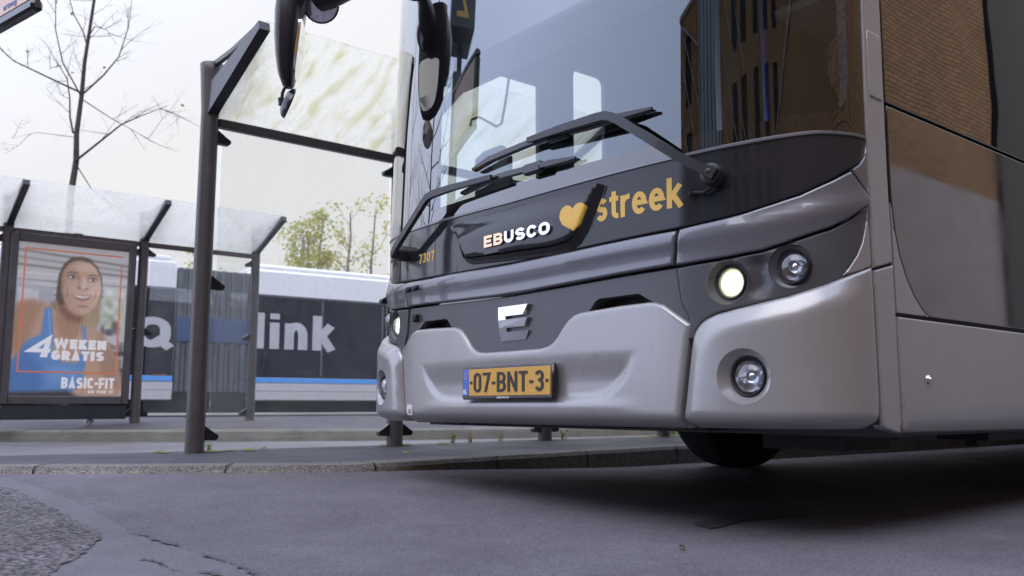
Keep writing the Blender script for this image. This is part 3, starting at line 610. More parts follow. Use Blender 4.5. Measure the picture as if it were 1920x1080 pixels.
panel('pillar_flap', [(sp(.390), 1.340), (sp(.462), 1.338), (sp(.455), 1.552), (sp(.386), 1.552)], 'silver', off=.0045, rim=.003, depth=.006, grid=.02)
bk = MB(); bk.box((1.20, .35, .34), (1.262, 11.9, 1.33)); bk.box((1.20, .365, 1.33), (1.262, .50, 2.94)); bk.build('side_gap_backing', 'black', bus)  # black backing seen through the gaps between side panels
Ys = [(.497, .667), (.497, 1.333), (11.9, 1.333), (11.9, .667)]
curve = [(.497, 1.01), (.510, .93), (.530, .86), (.565, .79), (.61, .735), (.66, .695), (.70, .676)]
panel('waist_panel', [(sp(a), b) for a, b in [(.503, 1.03), (.515, .93), (.535, .86), (.57, .79), (.615, .735), (.665, .695), (.705, .676), (3.2, .676), (3.2, 1.330), (.500, 1.333)]], 'waist', off=-.0015, rim=.003, depth=.02, grid=.05)
panel('waist_corner', [(sp(a), b) for a, b in [(.497, .676), (.700, .676), (.660, .695), (.61, .735), (.565, .79), (.530, .86), (.510, .93), (.4985, 1.02)]], 'silver', off=-.001, rim=.002, depth=.02, grid=.03)
panel('skirt', [(sp(.494), .325), (sp(.51), .312), (sp(2.1), .300), (sp(2.1), .660), (sp(.494), .664)], 'silver', off=.002, rim=.006, depth=.03, grid=.04, offfun=lambda a, z, VV: -.006 * np.exp(-((z - .628) / .004) ** 2) - .03 * (1 - sstep(z, .30, .335)) ** 2)
wv = random.Random(3); ph = [wv.uniform(0, 6) for _ in range(12)]
def wavy(a, z, VV):
    """tempered glass is never quite flat"""
    return .00007 * (np.sin(9 * a + ph[0]) * np.sin(13 * z + ph[1]) + .7 * np.sin(21 * a + ph[2] + 2 * np.sin(6 * z)) * np.sin(17 * z + ph[3]))
panel('side_window', [(sp(.497), 1.345), (sp(3.2), 1.345), (sp(3.2), 2.75), (sp(.478), 2.75)], 'sideglass', off=-.004, rim=.003, depth=.01, grid=.03, offfun=wavy)
body_ = MB(); body_.box((1.24, 3.7, .30), (1.273, 11.9, 1.333), bev=.01); body_.box((1.24, 3.2, 2.76), (1.273, 11.9, 3.06), bev=.01); body_.box((-1.26, 11.9, .32), (1.26, 12., 3.1), bev=.03); body_.box((1.24, 3.2, .68), (1.273, 3.69, 1.333)); body_.build('body', 'silver', bus)
g2 = MB(); g2.box((1.255, 3.21, 1.345), (1.268, 11.88, 2.75)); g2.build('side_window', 'sideglass', bus)
bl = MB(); ax = Matrix((Vector((0, 1, 0)), Vector((0, 0, 1)), Vector((1, 0, 0)))).transposed()
bl.lathe([(.0005, .012), (.005, .012), (.006, .008), (.011, .008), (.013, .004), (.014, .0)], 20, 0, (1.277, .662, .477), ax); bl.build('skirt_lock', 'reflector', bus)
bx = MB(); bx.tube([(1.268, .474, .325), (1.268, .486, .345)], .009, 8); bx.build('rust_spot', 'rust', bus)

# underbody, hanging bits, wheels
ub = MB(); ub.box((-1.2, .30, .345), (1.2, 1.6, .62)); ub.box((-1.2, 3.7, .34), (1.2, 11.8, .7)); ub.box((-.75, 1.6, .36), (.75, 3.7, .8)); ub.box((-1.2, 1.6, .72), (1.2, 3.7, .95))
ub.box((.62, .72, .24), (.95, 1.02, .36)); ub.box((1.02, .60, .285), (1.2, .86, .36)); ub.box((.9, 1.3, .27), (1.18, 1.7, .36)); ub.box((-1.15, .33, .315), (-.9, .6, .36), bev=.015)
for k in range(9): ub.box((.98, 1.9 + .16 * k, .27 + .02 * rng.random()), (1.12, 1.99 + .16 * k + .05 * rng.random(), .4))
for k in range(14): ub.box((-.9 + .125 * k, .30, .322 - .012 * rng.random()), (-.84 + .125 * k + .05 * rng.random(), .42, .36))
ub.box((-.42, 4, .25), (.42, 11, .36), bev=.04); ub.build('underbody', 'black', bus)
cb = MB(); cb.tube([(-.18, .33, .338), (-.05, .36, .326), (.04, .33, .336)], .014, 8); cb.build('underbody_cable', 'orange', bus); cb = MB(); cb.tube([(.30, .33, .335), (.5, .36, .325), (.72, .33, .334)], .013, 8); cb.build('underbody_cable', 'orange', bus)
def wheel(x, y, sg, rz=0.):
    mt = Matrix.Rotation(rz, 3, 'Z') @ Matrix((Vector((0, 1, 0)), Vector((0, 0, 1)), Vector((1, 0, 0)))).transposed()
    b = MB(); w = .15; prof = [(.30, -w * .8), (.36, -w), (.43, -w * 1.03), (.462, -w * .93), (.474, -w * .80)]
    tread = []
    for i in range(5):
        c_ = -w * .62 + i * w * .31
        tread += [(.478, c_ - .010), (.4745, c_ - .008), (.4745, c_ - .002), (.478, c_ - .0)] if i < 5 else []
    prof += tread + [(.474, w * .80), (.462, w * .93), (.43, w * 1.03), (.36, w), (.30, w * .8)]
    b.lathe(prof, 56, 0, (x, y, .478), mt); o = b.build('wheel', 'tyre', bus)
    b = MB(); b.lathe([(.31, -w * .7), (.29, -w * .5), (.29, w * .5), (.31, w * .7)], 40, 0, (x, y, .478), mt)
    b.lathe([(.29, sg * w * .2), (.2, sg * w * .35), (.13, sg * w * .75), (.0005, sg * w * .8)], 40, 0, (x, y, .478), mt); b.build('rim', 'rim', o)
for x_, y_ in ((-1.035, 2.78), (1.10, 2.75), (-1.10, 8.6), (1.10, 8.6)): wheel(x_, y_, 1 if x_ > 0 else -1, -.10 if y_ < 4 else 0)

# number plate
pl = MB(); pl.box((-.272, -.012, .4185), (.272, .012, .5465), bev=.006)
plate = pl.build('number_plate', 'blackgloss', bus)
pf = lambda x0, z0: (lambda q, w: np.stack([x0 + q[:, 0], np.full(len(q), -.0125) - w, z0 + q[:, 1]], 1))
yb = MB(); yb.box((-.222, -.0148, .4330), (.2605, -.0118, .5365), bev=.002); yb.build('plate_face', 'plateyellow', plate)
yb = MB(); yb.box((-.2605, -.0148, .4330), (-.2235, -.0118, .5365), bev=.002); eu = yb.build('plate_band', 'plateblue', plate)
st_ = MB()
for k in range(12):
    c_ = (-.242 + .011 * math.cos(k * math.pi / 6), .511 + .011 * math.sin(k * math.pi / 6))
    st_.box((c_[0] - .0013, -.0156, c_[1] - .0013), (c_[0] + .0013, -.0150, c_[1] + .0013))
st_.build('plate_stars', 'ochre', plate)
text_on('plate_country', 'NL', lambda q, w: np.stack([-.2565 + q[:, 0], np.full(len(q), -.0150) - w, .440 + q[:, 1]], 1), 'white', plate, .026, .019, .001, t=.18)
text_on('plate_number', '·07-BNT-3·', lambda q, w: np.stack([-.212 + q[:, 0], np.full(len(q), -.0151) - w, .4475 + q[:, 1]], 1), 'plateink', plate, .463, .0745, .0022, t=.135, gap=.105, wk=.92, rr=.2, widths={'·': .10, '-': .22, 'N': .60, 'B': .56, 'T': .52})
text_on('frame_lettering', 'EBUSCO', lambda q, w: np.stack([-.045 + q[:, 0], np.full(len(q), -.0124) - w, .4225 + q[:, 1]], 1), 'white', plate, .072, .0075, .0006, t=.2, wk=1.3, gap=.2)
# chrome emblem: an E of three slanted bars
def em(q, w): return BODY.surf(q[:, 0], q[:, 1], -.012 + w)
polys = [[(-.066, .641), (-.066, .772), (-.022, .772), (-.022, .641)], [(-.066, .735), (-.066, .772), (.108, .772), (.080, .735)], [(-.066, .690), (-.066, .722), (.106, .722), (.082, .690)], [(-.066, .641), (-.066, .674), (.106, .674), (.080, .641)]]
VV, T = union_faces(polys); P, F, mi = extrude_tris(VV, T, lambda q: em(q, .018 - 1.4 * np.minimum(0, q[:, 1] - .745) ** 2), lambda q: em(q, -.03)); mesh_obj('front_emblem', P, F, 'chrome', bus, smooth=False)
# raised maker's lettering, first two letters in copper
def onpanel(s0, z0, slope=0., off=.028): return lambda q, w: BODY.surf(s0 + q[:, 0], z0 + q[:, 1] + slope * q[:, 0], off + w)
kw = dict(t=.24, gap=.16, rr=.32, widths={'E': .78, 'B': .84, 'U': .86, 'S': .84, 'C': .84, 'O': .9})
_, _, w1 = text2d('EB', **kw); _, _, w2 = text2d('EBUSCO', **kw); full_w = .385
text_on('raised_letters', 'EB', onpanel(-.119, 1.0105), 'copper', bus, full_w * w1 / w2, .046, .009, **kw)
text_on('raised_letters', 'USCO', onpanel(-.119 + full_w * (w1 + .16) / w2, 1.0105), 'chrome', bus, full_w * (1 - (w1 + .16) / w2), .046, .009, **kw)
# vinyl lettering and the heart mark
text_on('vinyl_lettering', 'streek', lambda q, w: BODY.surf(.459 + q[:, 0], 1.0255 + q[:, 1], -.0022 + w), 'ochre', bus, .357, .1005, .0006, t=.175, gap=.08)
text_on('fleet_number', '7307', lambda q, w: BODY.surf(-.677 + q[:, 0], 1.0215 + q[:, 1], -.0022 + w), 'ochre', bus, .139, .043, .0006, t=.17, gap=.14)
def hmap(q, w):
    # follows the raised name panel, then its edge, then the front panel
    d = segdist(q, nameout[2:13], closed=False); ins = inpoly(q, nameout)
    o_ = np.where(ins, .0065 + .022 * sstep(d, 0, .016) - .006 * (1 - sstep(d, 0, .03)), np.interp(d, [0, .012, .016], [.006, -.001, -.0022]))
    return BODY.surf(q[:, 0], q[:, 1], o_ + w + .0008)
hp = [[(.345 + .036 * math.cos(t), 1.066 + .034 * math.sin(t)) for t in np.linspace(0, 6.283, 28)[:-1]], [(.407 + .036 * math.cos(t), 1.066 + .034 * math.sin(t)) for t in np.linspace(0, 6.283, 28)[:-1]], [(.3115, 1.056), (.323, 1.034), (.376, 1.004), (.430, 1.034), (.441, 1.056), (.420, 1.075), (.376, 1.075), (.335, 1.075)]]
VV0, T0 = union_faces(hp)
# refine so that the mark bends with the panel edge
GX = np.stack(np.meshgrid(np.arange(.305, .45, .006), np.arange(1.0, 1.11, .006)), -1).reshape(-1, 2)
bl_ = {}
for t in T0:
    for i in range(3): bl_[(t[i], t[(i + 1) % 3])] = 1
be = {a: b for (a, b) in bl_ if (b, a) not in bl_}; st0 = next(iter(be)); lp = [st0]
while be[lp[-1]] != st0: lp.append(be[lp[-1]])
lp = [tuple(VV0[i]) for i in lp]; ok = inpoly(GX, lp) & (segdist(GX, lp) > .003); VV, T = cdt([lp], [tuple(p) for p in GX[ok]])
mesh_obj('heart_mark', hmap(VV, 0.), T, 'ochre', bus)
# clips at the near-left tow flap, sticker, hairline joints
cl_ = MB()
for s_, z_ in ((-.735, .915), (-.665, .915)):
    p, axm = frame_at(BODY, s_, z_, .012)
    cl_ = MB(); cl_.box((-.022, -.014, -.008), (.018, .008, .014), bev=.004, mtx=Matrix.Translation(p) @ axm.to_4x4()); cl_.box((-.006, -.02, .0135), (.012, -.004, .022), bev=.003, mtx=Matrix.Translation(p) @ axm.to_4x4()); cl_.build('flap_clip', 'black', bus)
cl_ = MB(); p, axm = frame_at(BODY, -.70, .785, -.004); cl_.box((-.016, -.022, -.008), (.014, .014, .016), bev=.006, mtx=Matrix.Translation(p) @ axm.to_4x4()); cl_.build('flap_clip', 'black', bus)
stk = [(-.762, .355), (-.715, .355), (-.715, .40), (-.762, .40)]
VV, T = cdt([resample(stk, .01)]); P, F, mi = extrude_tris(VV, T, lambda q: BODY.surf(q[:, 0], q[:, 1], .0062 - .045 * (1 - sstep(q[:, 1], .325, .375)) ** 2), lambda q: BODY.surf(q[:, 0], q[:, 1], .002 - .045 * (1 - sstep(q[:, 1], .325, .375)) ** 2)); mesh_obj('sticker', P, F, 'white', bus)
def hairline(name, pts, w=.0022, off=.0, plan=BODY):
    q = np.array(resample(pts, .02, closed=False)); d = np.gradient(q, axis=0); n_ = np.stack([d[:, 1], -d[:, 0]], 1); n_ /= np.linalg.norm(n_, axis=1)[:, None]
    A1, B1 = q - n_ * w / 2, q + n_ * w / 2; k = len(q); V = list(plan.surf(A1[:, 0], A1[:, 1], np.full(k, off))) + list(plan.surf(B1[:, 0], B1[:, 1], np.full(k, off)))
    return V, [[i, i + 1, k + i + 1, k + i] for i in range(k - 1)]
hb = MB()
for pts, of in (([(-.535, .945), (-.535, 1.18)], -.0024), ([(-.36, .94), (-.36, .975)], -.0024), ([(-.625, .83), (-.628, .94)], .0128), ([(-.63, .72), (-.63, .76), (-.655, .775), (-.685, .80), (-.69, .815)], -.0115)): hb = MB(); hb.add(*hairline('', pts, .003, of)); hb.build('panel_joint', 'black', bus)

# wipers
def wp(s_, z_, off): return Vector(BODY.surf(np.array([s_]), np.array([z_]), np.array([off]))[0])
def wiper(piv, arm, blade, boff):
    o = MB(); p = wp(*piv, .0); p2 = wp(*piv, .07)
    p_, axm = frame_at(BODY, piv[0], piv[1], 0)
    o.lathe([(.034, -.005), (.036, .03), (.032, .050), (.026, .052)], 24, 0, p_, axm, close=True); root = o.build('wiper', 'wiper', bus)
    a = MB(); pts = [wp(s_, z_, f_) for s_, z_, f_ in arm]; n = len(pts)
    a.bar(pts, [.036] + [.030] * (n - 3) + [.026, .020], [.022] + [.020] * (n - 2) + [.012], (0, 0, 1)); a.build('wiper_arm', 'wiper', root)
    k = MB(); k.lathe([(.017, .056), (.017, .070), (.012, .074), (.0005, .075)], 20, 0, p_, axm); k.build('wiper_bolt', 'mirrorplastic', root)
    b = MB(); pts = [wp(s_, z_, f_) for s_, z_, f_ in blade]; n = len(pts)
    b.bar(pts, [.010] + [.020] * (n - 2) + [.008], [.008] + [.022] * (n - 2) + [.008], (0, 0, 1))
    b.bar([q + Vector((0, .014, -.004)) for q in pts], .005, .018, (0, 0, 1))
    m_ = pts[n // 2]; b.box((m_.x - .05, m_.y - .012, m_.z - .022), (m_.x + .05, m_.y + .018, m_.z + .018), bev=.006)
    b.build('wiper_blade', 'blackgloss', root)
    return root
wiper((.934, 1.103), [(.955, 1.093, .062), (.900, 1.128, .068), (.837, 1.172, .074), (.744, 1.246, .080), (.625, 1.337, .082), (.600, 1.352, .082), (.570, 1.364, .080), (.530, 1.367, .078), (.351, 1.371, .072), (.164, 1.377, .060)],
      [(-.217, 1.350, .030), (-.10, 1.366, .032), (.133, 1.376, .034), (.30, 1.372, .036), (.442, 1.366, .034), (.589, 1.367, .032), (.722, 1.365, .028)], .03)
wiper((-.806, 1.087), [(-.82, 1.076, .062), (-.77, 1.105, .068), (-.635, 1.176, .075), (-.500, 1.263, .078), (-.475, 1.277, .078), (-.44, 1.284, .076), (-.30, 1.284, .072), (-.05, 1.279, .060)],
      [(-.30, 1.268, .026), (-.145, 1.281, .030), (.0, 1.281, .034), (.166, 1.276, .032), (.28, 1.272, .03), (.386, 1.269, .026)], .03)
hs_ = MB(); hs_.tube([wp(.86, 1.06, .012), wp(.90, 1.052, .02), wp(.94, 1.07, .022), wp(.955, 1.09, .02)], .006, 8); hs_.tube([wp(.850, 1.058, .004), wp(.862, 1.060, .016)], .011, 10); hs_.build('washer_hose', 'black', bus)

# big door-side mirror hanging from its arm, with the small kerb mirror below
def loft(secs, n=24, mi=0):
    """closed super-elliptic sections: (centre, x axis, y axis, rx, ry)"""
    V = []; F = []
    for c_, xa, ya, rx, ry in secs:
        for k in range(n):
            t = 2 * math.pi * k / n; cx, cy = math.cos(t), math.sin(t); e = .72
            V.append(tuple(Vector(c_) + Vector(xa) * rx * math.copysign(abs(cx) ** e, cx) + Vector(ya) * ry * math.copysign(abs(cy) ** e, cy)))
    for i in range(len(secs) - 1):
        for k in range(n): F.append([i * n + k, i * n + (k + 1) % n, (i + 1) * n + (k + 1) % n, (i + 1) * n + k])
    F.append(list(range(n))[::-1]); F.append([(len(secs) - 1) * n + k for k in range(n)])
    return V, F
Xm, Ym = Vector((.634, .773, 0)), Vector((-.773, .634, 0))        # across / along the view onto the mirror
def mp_(px, py, dy=0.):
    """point of the mirror's upright plane, in metres from the kerb mirror's joint"""
    return Vector((-1.425, -.268, 1.915)) + (Xm * px + Ym * dy + Vector((0, 0, py))) * 1.06
wx, wy = Vector((.86, -.5, 0)).normalized(), Vector((.5, .86, 0)).normalized()     # across the mirror housing / towards the driver
sec = [(.004, .066, .03, .014), (.0, .085, .085, .030), (-.004, .13, .125, .044), (-.006, .20, .165, .054), (-.004, .29, .195, .064), (.0, .40, .205, .070), (.010, .50, .200, .070), (.02, .58, .185, .068), (.04, .66, .16, .07)]
V, F = loft([(mp_(cx, cz), wx, wy, rx, ry) for cx, cz, rx, ry in sec])
mo = mesh_obj('wing_mirror', V, F, 'mirrorplastic', bus, sharp=60)
gpts = resample(smooth_poly([(-.08, .11), (.08, .11), (.125, .20), (.14, .32), (.135, .37), (-.135, .40), (-.14, .34), (-.125, .20)], 2), .03)
VV, T = cdt([gpts]); P, F, mi = extrude_tris(VV, T, lambda q: np.array([tuple(mp_(.0, y_) + wx * x_ + wy * (np.interp(y_, [q_[1] for q_ in sec], [q_[3] for q_ in sec]) * 1.06 - .004)) for x_, y_ in q]), lambda q: np.array([tuple(mp_(.0, y_) + wx * x_ + wy * .02) for x_, y_ in q]))
mesh_obj('main_mirror_glass', P, F, 'chrome', mo, smooth=False)
gl_ = MB(); c_ = mp_(.140, .49, .03); na = Vector((.80, -.45, -.38)).normalized(); xa = na.cross(Vector((0, 0, 1))).normalized(); axg = Matrix((xa, na.cross(xa), na)).transposed()
gl_.lathe([(.03, -.09), (.07, -.06), (.092, -.01), (.092, .012), (.084, .018)], 28, 0, c_, axg); gh = gl_.build('round_mirror', 'mirrorplastic', mo)
gl_ = MB(); gl_.lathe([(.084, .0165), (.076, .019), (.04, .024), (.0005, .026)], 28, 0, c_, axg); gl_.build('mirror_glass', 'chrome', gh)
arm_ = MB(); A0 = mp_(.13, .52); A1 = Vector(BODY.surf(np.array([-.868]), np.array([2.405]), np.array([.01]))[0])
pts = [A0 + (A1 - A0) * t + Vector((0, 0, .05 * math.sin(math.pi * t) + .0)) for t in np.linspace(0, 1, 11)]
arm_.tube(pts, [.095, .095, .09, .08, .068, .058, .052, .050, .050, .053, .06], 18, squash=(1, .8)); arm_.build('mirror_arm', 'mirrorplastic', mo)
km = MB(); km.tube([mp_(-.0, .075), mp_(-.016, .06), mp_(-.024, .035), mp_(-.026, .0)], .0085, 10); km.tube([mp_(-.030, .012), mp_(-.026, -.022)], .016, 10); kb = km.build('kerb_mirror', 'blackgloss', mo)
nk = (Xm * .93 + Vector((0, 0, -.34)) + Ym * .42).normalized(); xk = Vector((0, 0, 1)); xk = (xk - nk * xk.dot(nk)).normalized(); axk = Matrix((xk, nk.cross(xk), nk)).transposed()
kc = MB(); kc.lathe([(.0005, -.030), (.045, -.026), (.070, -.012), (.080, .002), (.078, .010)], 28, 0, mp_(.006, -.012), axk); kc.build('kerb_mirror_shell', 'blackgloss', kb)
kc = MB(); kc.lathe([(.076, .008), (.05, .013), (.0005, .016)], 28, 0, mp_(.006, -.012), axk); kc.build('mirror_glass', 'chrome', kb)

# cab and saloon interior
it = MB(); it.box((-1.22, .48, .30), (1.22, 11.8, .36)); it.box((-1.22, .5, 2.62), (1.22, 11.8, 2.66)); it.box((1.19, .50, .36), (1.198, 11.8, 1.33)); it.box((-1.2, 11.7, .36), (1.2, 11.8, 2.62)); it.build('cabin_lining', 'interior', bus)
hd = MB(); hd.box((-1.12, .36, 2.066), (1.12, .62, 2.70), bev=.02); hd.build('destination_box', 'interior_light', bus)
ds_ = MB()
q = np.linspace(-1.12, 1.12, 40); prof = [(-.03, 1.215), (-.10, 1.238), (-.30, 1.245), (-.52, 1.22), (-.56, 1.14), (-.56, .7)]
V = []
for o_, z_ in prof: V += list(BODY.surf(q, np.full(40, z_), np.full(40, o_)))
ds_.add(V, [[i * 40 + k, i * 40 + k + 1, (i + 1) * 40 + k + 1, (i + 1) * 40 + k] for i in range(5) for k in range(39)]); ds_.build('dashboard', 'interior', bus)
dd = MB(); dd.box((.36, .62, 1.15), (.98, .80, 1.36), bev=.03); dd.build('instrument_binnacle', 'blackgloss', bus); dd = MB(); dd.box((-.42, .13, 1.20), (-.31, .16, 1.262), bev=.004); dd.build('dash_card', 'orange', bus)
ss = MB(); cwh = Vector((.70, .92, 1.36)); nw = Vector((0, -.45, .9)).normalized(); xw = Vector((1, 0, 0)); yw = nw.cross(xw)
ss.tube([cwh + xw * .23 * math.cos(t) + yw * .23 * math.sin(t) for t in np.linspace(0, 2 * math.pi, 33)], .014, 8)
for t in (0, 2.1, 4.2): ss.tube([cwh, cwh + xw * .23 * math.cos(t) + yw * .23 * math.sin(t)], .012, 6)
ss.tube([cwh, cwh - nw * .4], .03, 8); ss.build('steering_wheel', 'black', bus)
seat_ = MB(); seat_.box((.40, 1.15, .98), (.95, 1.6, 1.10), bev=.04); seat_.box((.42, 1.56, 1.08), (.93, 1.70, 1.72), bev=.05); seat_.box((.53, 1.58, 1.74), (.82, 1.68, 1.94), bev=.04); seat_.box((.45, 1.2, .36), (.9, 1.6, .97)); seat_.build('driver_seat', 'interior', bus)
rl_ = MB(); rl_.tube([(-.44, .42, 2.07), (-.50, .42, 1.95), (-.535, .42, 1.80), (-.56, .42, 1.72), (-.60, .42, 1.715), (-.74, .42, 1.80), (-.80, .42, 1.80), (-.81, .42, 1.77)], .006, 8); rl_.build('handrail', 'interior', bus)
tm = MB(); tm.box((-.79, .40, 1.30), (-.55, .52, 1.63), bev=.05); tm.box((-.72, .42, 1.1), (-.62, .5, 1.31)); tm.build('ticket_machine', 'interior', bus)
bp_ = MB(); bp_.tube([(.52, .98, .4), (.52, .98, 2.6)], .017, 10); bp_.build('blue_handrail', 'blue_pole', bus)
pn = MB(); pn.box((.28, .95, .4), (.31, 1.6, 2.3)); pn.box((.55, 1.0, 2.02), (.95, 1.5, 2.06), bev=.01); pn.build('cab_screen', 'interior_light', bus)
st2 = MB()
for r_ in range(4):
    for x_ in (-.85, .85):
        st2 = MB(); y_ = 3.4 + r_ * .9; st2.box((x_ - .3, y_, .75), (x_ + .3, y_ + .45, .85), bev=.03); st2.box((x_ - .3, y_ + .43, .8), (x_ + .3, y_ + .52, 1.5), bev=.03); st2.build('passenger_seat', 'interior', bus)
# ------------------------------------------------------------------ driver
M['skin'] = mat('skin', (.42, .23, .16), .5, var=.06, vscale=20)
M['jacket'] = mat('navy_jacket', (.02, .022, .035), .8, var=.15, vscale=10)
M['hair'] = mat('grey_hair', (.10, .09, .085), .7, var=.2, vscale=60)
def skinned(name, pts, edges, m, parent=None, sub=2, root=0):
    me = bpy.data.meshes.new(name); me.from_pydata([p[:3] for p in pts], edges, []); o = bpy.data.objects.new(name, me); col.objects.link(o)
    me.materials.append(M[m]); md = o.modifiers.new('skin', 'SKIN'); md.use_smooth_shade = True
    for i, p in enumerate(pts): me.skin_vertices[0].data[i].radius = (p[3], p[4] if len(p) > 4 else p[3]); me.skin_vertices[0].data[i].use_root = (i == root)
    s_ = o.modifiers.new('sub', 'SUBSURF'); s_.levels = sub; s_.render_levels = sub
    if parent is not None: o.parent = parent
    return o
cR, sR = math.cos(PHI), math.sin(PHI)
def b2w(p): return (-.0188 + p[0] * cR + p[1] * sR, 3.3517 - p[0] * sR + p[1] * cR, p[2])
drv = empty('person', 'driver in a dark jacket sitting behind the bus windscreen with hands on the wheel', 'person', b2w((.70, 1.38, .36)), -PHI)
dl = lambda x, y, z, *r_: (x - .70, y - 1.38, z - .36, *r_)
pts = [dl(.70, 1.42, 1.16, .16, .13), dl(.70, 1.42, 1.36, .15, .12), dl(.70, 1.40, 1.54, .17, .12), dl(.70, 1.38, 1.66, .07, .07),
       dl(.53, 1.38, 1.60, .07), dl(.46, 1.22, 1.38, .055), dl(.54, .99, 1.40, .04), dl(.87, 1.38, 1.60, .07), dl(.94, 1.22, 1.38, .055), dl(.86, .99, 1.40, .04),
       dl(.60, 1.20, 1.12, .09), dl(.57, .92, 1.10, .075), dl(.57, .84, .70, .055), dl(.57, .76, .42, .05), dl(.80, 1.20, 1.12, .09), dl(.83, .92, 1.10, .075), dl(.83, .84, .70, .055), dl(.83, .76, .42, .05)]
skinned('clothing', pts, [(0, 1), (1, 2), (2, 3), (2, 4), (4, 5), (5, 6), (2, 7), (7, 8), (8, 9), (0, 10), (10, 11), (11, 12), (12, 13), (0, 14), (14, 15), (15, 16), (16, 17)], 'jacket', drv)
# head and neck as one lofted surface, with nose, brow and chin
def head(parent, c, m):
    V = []; F = []; n = 28; rows = [(-.20, .055, .055, .02), (-.13, .056, .058, .015), (-.105, .058, .07, -.005), (-.09, .064, .085, -.012), (-.05, .072, .093, -.008), (0., .077, .098, 0.), (.045, .078, .100, .003), (.085, .070, .090, .006), (.115, .048, .062, .008), (.128, .01, .012, .01)]
    for z_, rx, ry, dy in rows:
        for k in range(n):
            t = 2 * math.pi * k / n; x_ = rx * math.cos(t); y_ = dy + ry * math.sin(t)
            f_ = max(0, -math.sin(t)) ** 24
            y_ -= f_ * (.026 if -.06 < z_ < -.02 else .012 if abs(z_) < .02 else .006 if z_ < -.06 and z_ > -.1 else 0)
            if abs(z_) < .02 and .35 < abs(math.cos(t)) < .6 and math.sin(t) < 0: y_ += .008
            V.append((c[0] + x_, c[1] + y_, c[2] + z_))
    for i in range(len(rows) - 1):
        for k in range(n): F.append([i * n + k, i * n + (k + 1) % n, (i + 1) * n + (k + 1) % n, (i + 1) * n + k])
    o = mesh_obj('head', V, F, m, parent, sharp=180)
    for sx in (-1, 1):
        e = MB(); e.lathe([(.0005, .016), (.010, .010), (.012, 0)], 12, 0, (c[0] + sx * .03, c[1] - .078, c[2] + .005), Matrix(((1, 0, 0), (0, 0, -1), (0, 1, 0)))); e.build('eye', 'plateink', o)
        e = MB(); e.tube([(c[0] + sx * .076, c[1] + .01, c[2] + .02), (c[0] + sx * .086, c[1] + .015, c[2]), (c[0] + sx * .076, c[1] + .008, c[2] - .035)], .012, 8); e.build('ear', m, o)
    e = MB(); e.tube([(c[0] - .025, c[1] - .092, c[2] - .062), (c[0], c[1] - .098, c[2] - .064), (c[0] + .025, c[1] - .092, c[2] - .062)], .005, 8); e.build('mouth', 'rust', o)
    return o
hd_ = head(drv, dl(.70, 1.32, 1.86), 'skin')
hv = MB(); c_ = dl(.70, 1.335, 1.885); hv.lathe([(.083, .01), (.086, .04), (.078, .085), (.05, .112), (.0005, .12)], 24, 0, c_); hv.build('hair', 'hair', hd_)
for sx in (-1, 1):
    base = Vector(dl(.70 + sx * .16, .985, 1.41)); chain = [tuple(base) + (.035, .018), tuple(base + Vector((sx * .01, -.05, .03))) + (.036, .016)]; ed = [(0, 1)]
    for f_ in range(4):
        a = base + Vector((sx * .01 + (f_ - 1.5) * .017, -.07, .035)); n0 = len(chain)
        chain += [tuple(a) + (.009, .009), tuple(a + Vector((0, -.03, .0 + .004 * f_))) + (.0085, .0085), tuple(a + Vector((0, -.03, -.03))) + (.008, .008)]; ed += [(1, n0), (n0, n0 + 1), (n0 + 1, n0 + 2)]
    n0 = len(chain); chain += [tuple(base + Vector((-sx * .03, -.03, .03))) + (.011, .011), tuple(base + Vector((-sx * .035, -.065, .045))) + (.009, .009)]; ed += [(0, n0), (n0, n0 + 1)]
    skinned('hand', chain, ed, 'skin', drv)

